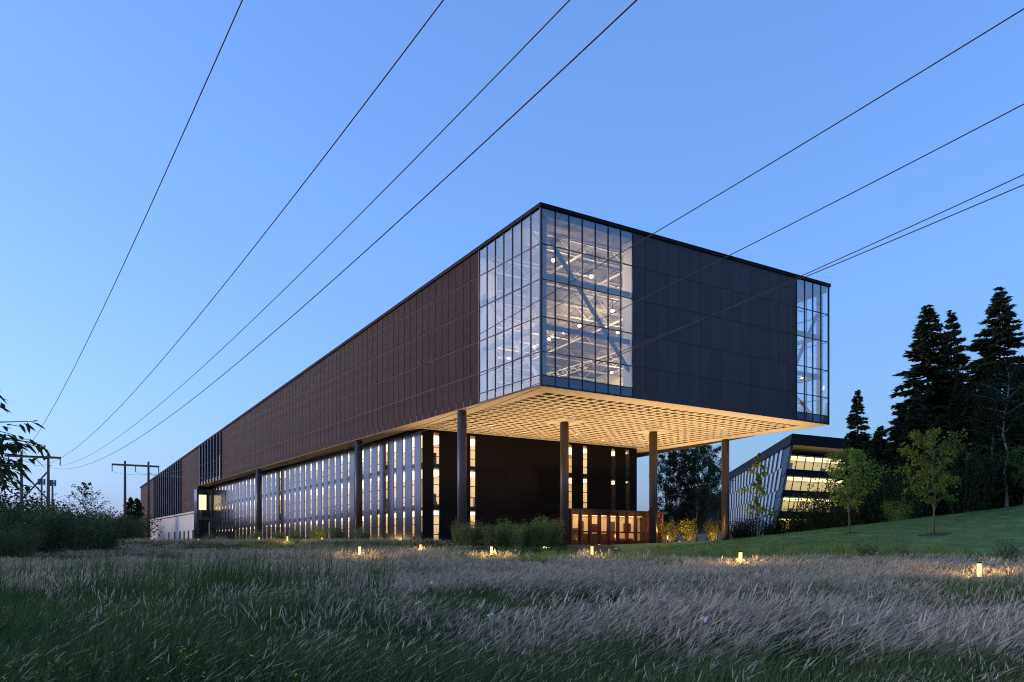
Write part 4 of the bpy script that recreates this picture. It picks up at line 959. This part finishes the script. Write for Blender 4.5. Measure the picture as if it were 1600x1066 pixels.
P = pts(7, 4400, 22, 47, -.72, .72); P = keep(P, np.interp(P[:,1], [22,28,42,47], [.2,.9,1,.7])*np.clip(.35+patch(P, .3, 14), 0, 1), 7); scatter('seed_grass', P, SF, 'hazy band of dry seed heads at the far side of the meadow', 'grass', .75, 1.15, .5)
P = pts(21, 1500, 9, 34); P = keep(P, np.clip(patch(P, .9, 21)*2-1.0, 0, 1), 8); scatter('upright_grass', P, UP, 'upright thin straw stems in tufts standing above the meadow', 'grass', .8, 1.2, 3.1)
P = pts(22, 1300, 4, 26); P = keep(P, np.clip(patch(P, 1.1, 22)*2.2-1.25, 0, 1), 9); scatter('broad_weeds', P, BW, 'dark broad leaved weeds in gaps of the meadow', 'weeds', .7, 1.3, 3.1)
P = pts(17, 4200, 46, 120, -.72, -.05); P = P[P[:,0]*-.836+(P[:,1]-75)*-.549 > -2.0]; scatter('rough_grass', P, FAR, 'rough grass between the meadow and the slatted wall', 'grass', .7, 1.2, 3.1)
P = keep(P, patch(P, .12, 5)*.9, 4); scatter('dry_grass', P, SF, 'dry pale grass stretching along the slatted wall to the far pole', 'grass', .8, 1.3, .6)
# tall reeds at left, weeds round the lights, flowers
RD = clumpset('reeds', [blades(260+i, 26, .35, 1.0, 1.75, .022, 'reed', .16, 4, .3, 1.6) for i in range(3)])
P = np.concatenate([pts(8, 520, 9, 27, -.64, -.28), pts(9, 90, 15, 26, -.30, -.16), pts(29, 330, 13, 23, -.47, -.27), pts(19, 30, 9, 16, -.3, .05)]); P = keep(P, np.clip(patch(P, .8, 2)*1.7-.7, 0, 1)*np.interp(P[:,1], [9,15,20], [.15,.5,1]), 3); scatter('reeds', P, RD, 'tall dark green reeds standing out of the meadow on the left', 'reeds', .75, 1.1, .6)
WD = clumpset('weeds', [blades(270+i, 30, .35, .4, 1.0, .05, 'leaf_shrub', .1, 3, .7) for i in range(3)])
P = np.concatenate([pts(10, 1500, 44, 96, -.32, .22), pts(11, 420, 38, 48, .2, .75), pts(18, 900, 42, 62, .12, .55)]); P = P[(P[:,1] < 48+np.clip(27-P[:,0], 0, 40)*1.55)]; scatter('weeds', P, WD, 'leafy weeds along the path with the bollard lights', 'weeds', .5, 1.0, 3.1)
P = np.concatenate([np.stack([at(px, D)+rg.normal(size=26)*1.3, D+rg.normal(size=26)*1.1+.25, np.zeros(26)], 1) for px, D, _ in PPX[:6]]); P[:,2] = ground(P[:,0], P[:,1])
GW = clumpset('lit_weeds', [blades(278+i, 24, .3, .3, .75, .05, 'leaf_young', .1, 3, .8) for i in range(2)])
P2 = np.concatenate([np.stack([at(px, D)+rg.normal(size=12)*1.0, D+rg.normal(size=12)*.9+.3, np.zeros(12)], 1) for px, D, _ in PPX[:6]]); P2[:,2] = ground(P2[:,0], P2[:,1])
scatter('green_weeds', P2, GW, 'leafy green weeds lit up around the bollard lights', 'weeds', .7, 1.1, 3.1)
DW = clumpset('dry_weeds', [seeds(275+i, 16, .3, .6, 1.1, .012, 'seed', .15, .3, .05) for i in range(2)])
scatter('dry_weeds', P, DW, 'dry tufts lit warm around the bollard lights', 'weeds', .6, 1.0, 3.1)
FY = clumpset('yellow_heads', [flowers(280+i, 5, .22, .62, 'flower_yellow', .016) for i in range(3)])
P = pts(12, 60, 4.6, 8.0, -.62, -.28); scatter('yellow_flowers', P, FY, 'small yellow flowers at the lower left of the meadow', 'flowers', .8, 1.1, 3.1)
FW = clumpset('white_heads', [flowers(290+i, 1, .1, .85, 'flower_white', .04, True) for i in range(3)])
P = pts(13, 26, 10, 34, -.2, .6); scatter('white_flowers', P, FW, 'scattered white umbel flowers among the seed heads', 'flowers', .7, 1.1, 3.1)
LB = clumpset('lawn_tufts', [blades(300+i, 60, .6, .05, .11, .02, 'lawn_blade', .1, 1, .6) for i in range(3)])
rg = np.random.default_rng(77); n = 9000; X = rg.uniform(13, 60, n); Y = rg.uniform(46, 84, n); fr_ = 47+np.clip(27-X, 0, 40)*1.55; ok_ = Y > fr_+.3; X, Y = X[ok_], Y[ok_]
scatter('lawn_grass', np.stack([X, Y, ground(X, Y)+.03], 1), LB, 'short mown grass covering the lawn bank', 'grass', .7, 1.3, 3.1)
# small weeds and bushes along the foot of the bank
SB = [shrub(310+i, 1.5, .8, 12, 700, .12, ('leaf_shrub','leaf_young','leaf_willow')[i]) for i in range(3)]
for i, (px, D, s, lab) in enumerate(((1236,46,.8,'small weedy bush at the foot of the lawn, left of the bank centre'),(1305,45,.9,'small weedy bush below the slender maple'),(1352,44,1.0,'dark weedy bush at the lawn foot below the maples'),(1410,43,.9,'weedy bush left below the mulched maple'),(1465,43,.8,'weedy bush right below the mulched maple'),(1570,42,1.1,'weedy bush above the far right bollard light'),(1100,54,.9,'weedy bush in front of the fourth column'),(1036,62,1.0,'weedy bush at the foot of the third column'))):
    plant('weed_bush', SB[i % 3], at(px, D), D, lab, 'bush', 'weedy bushes at the lawn foot', rot=i*1.9, sc=s, names=('stem','foliage'))
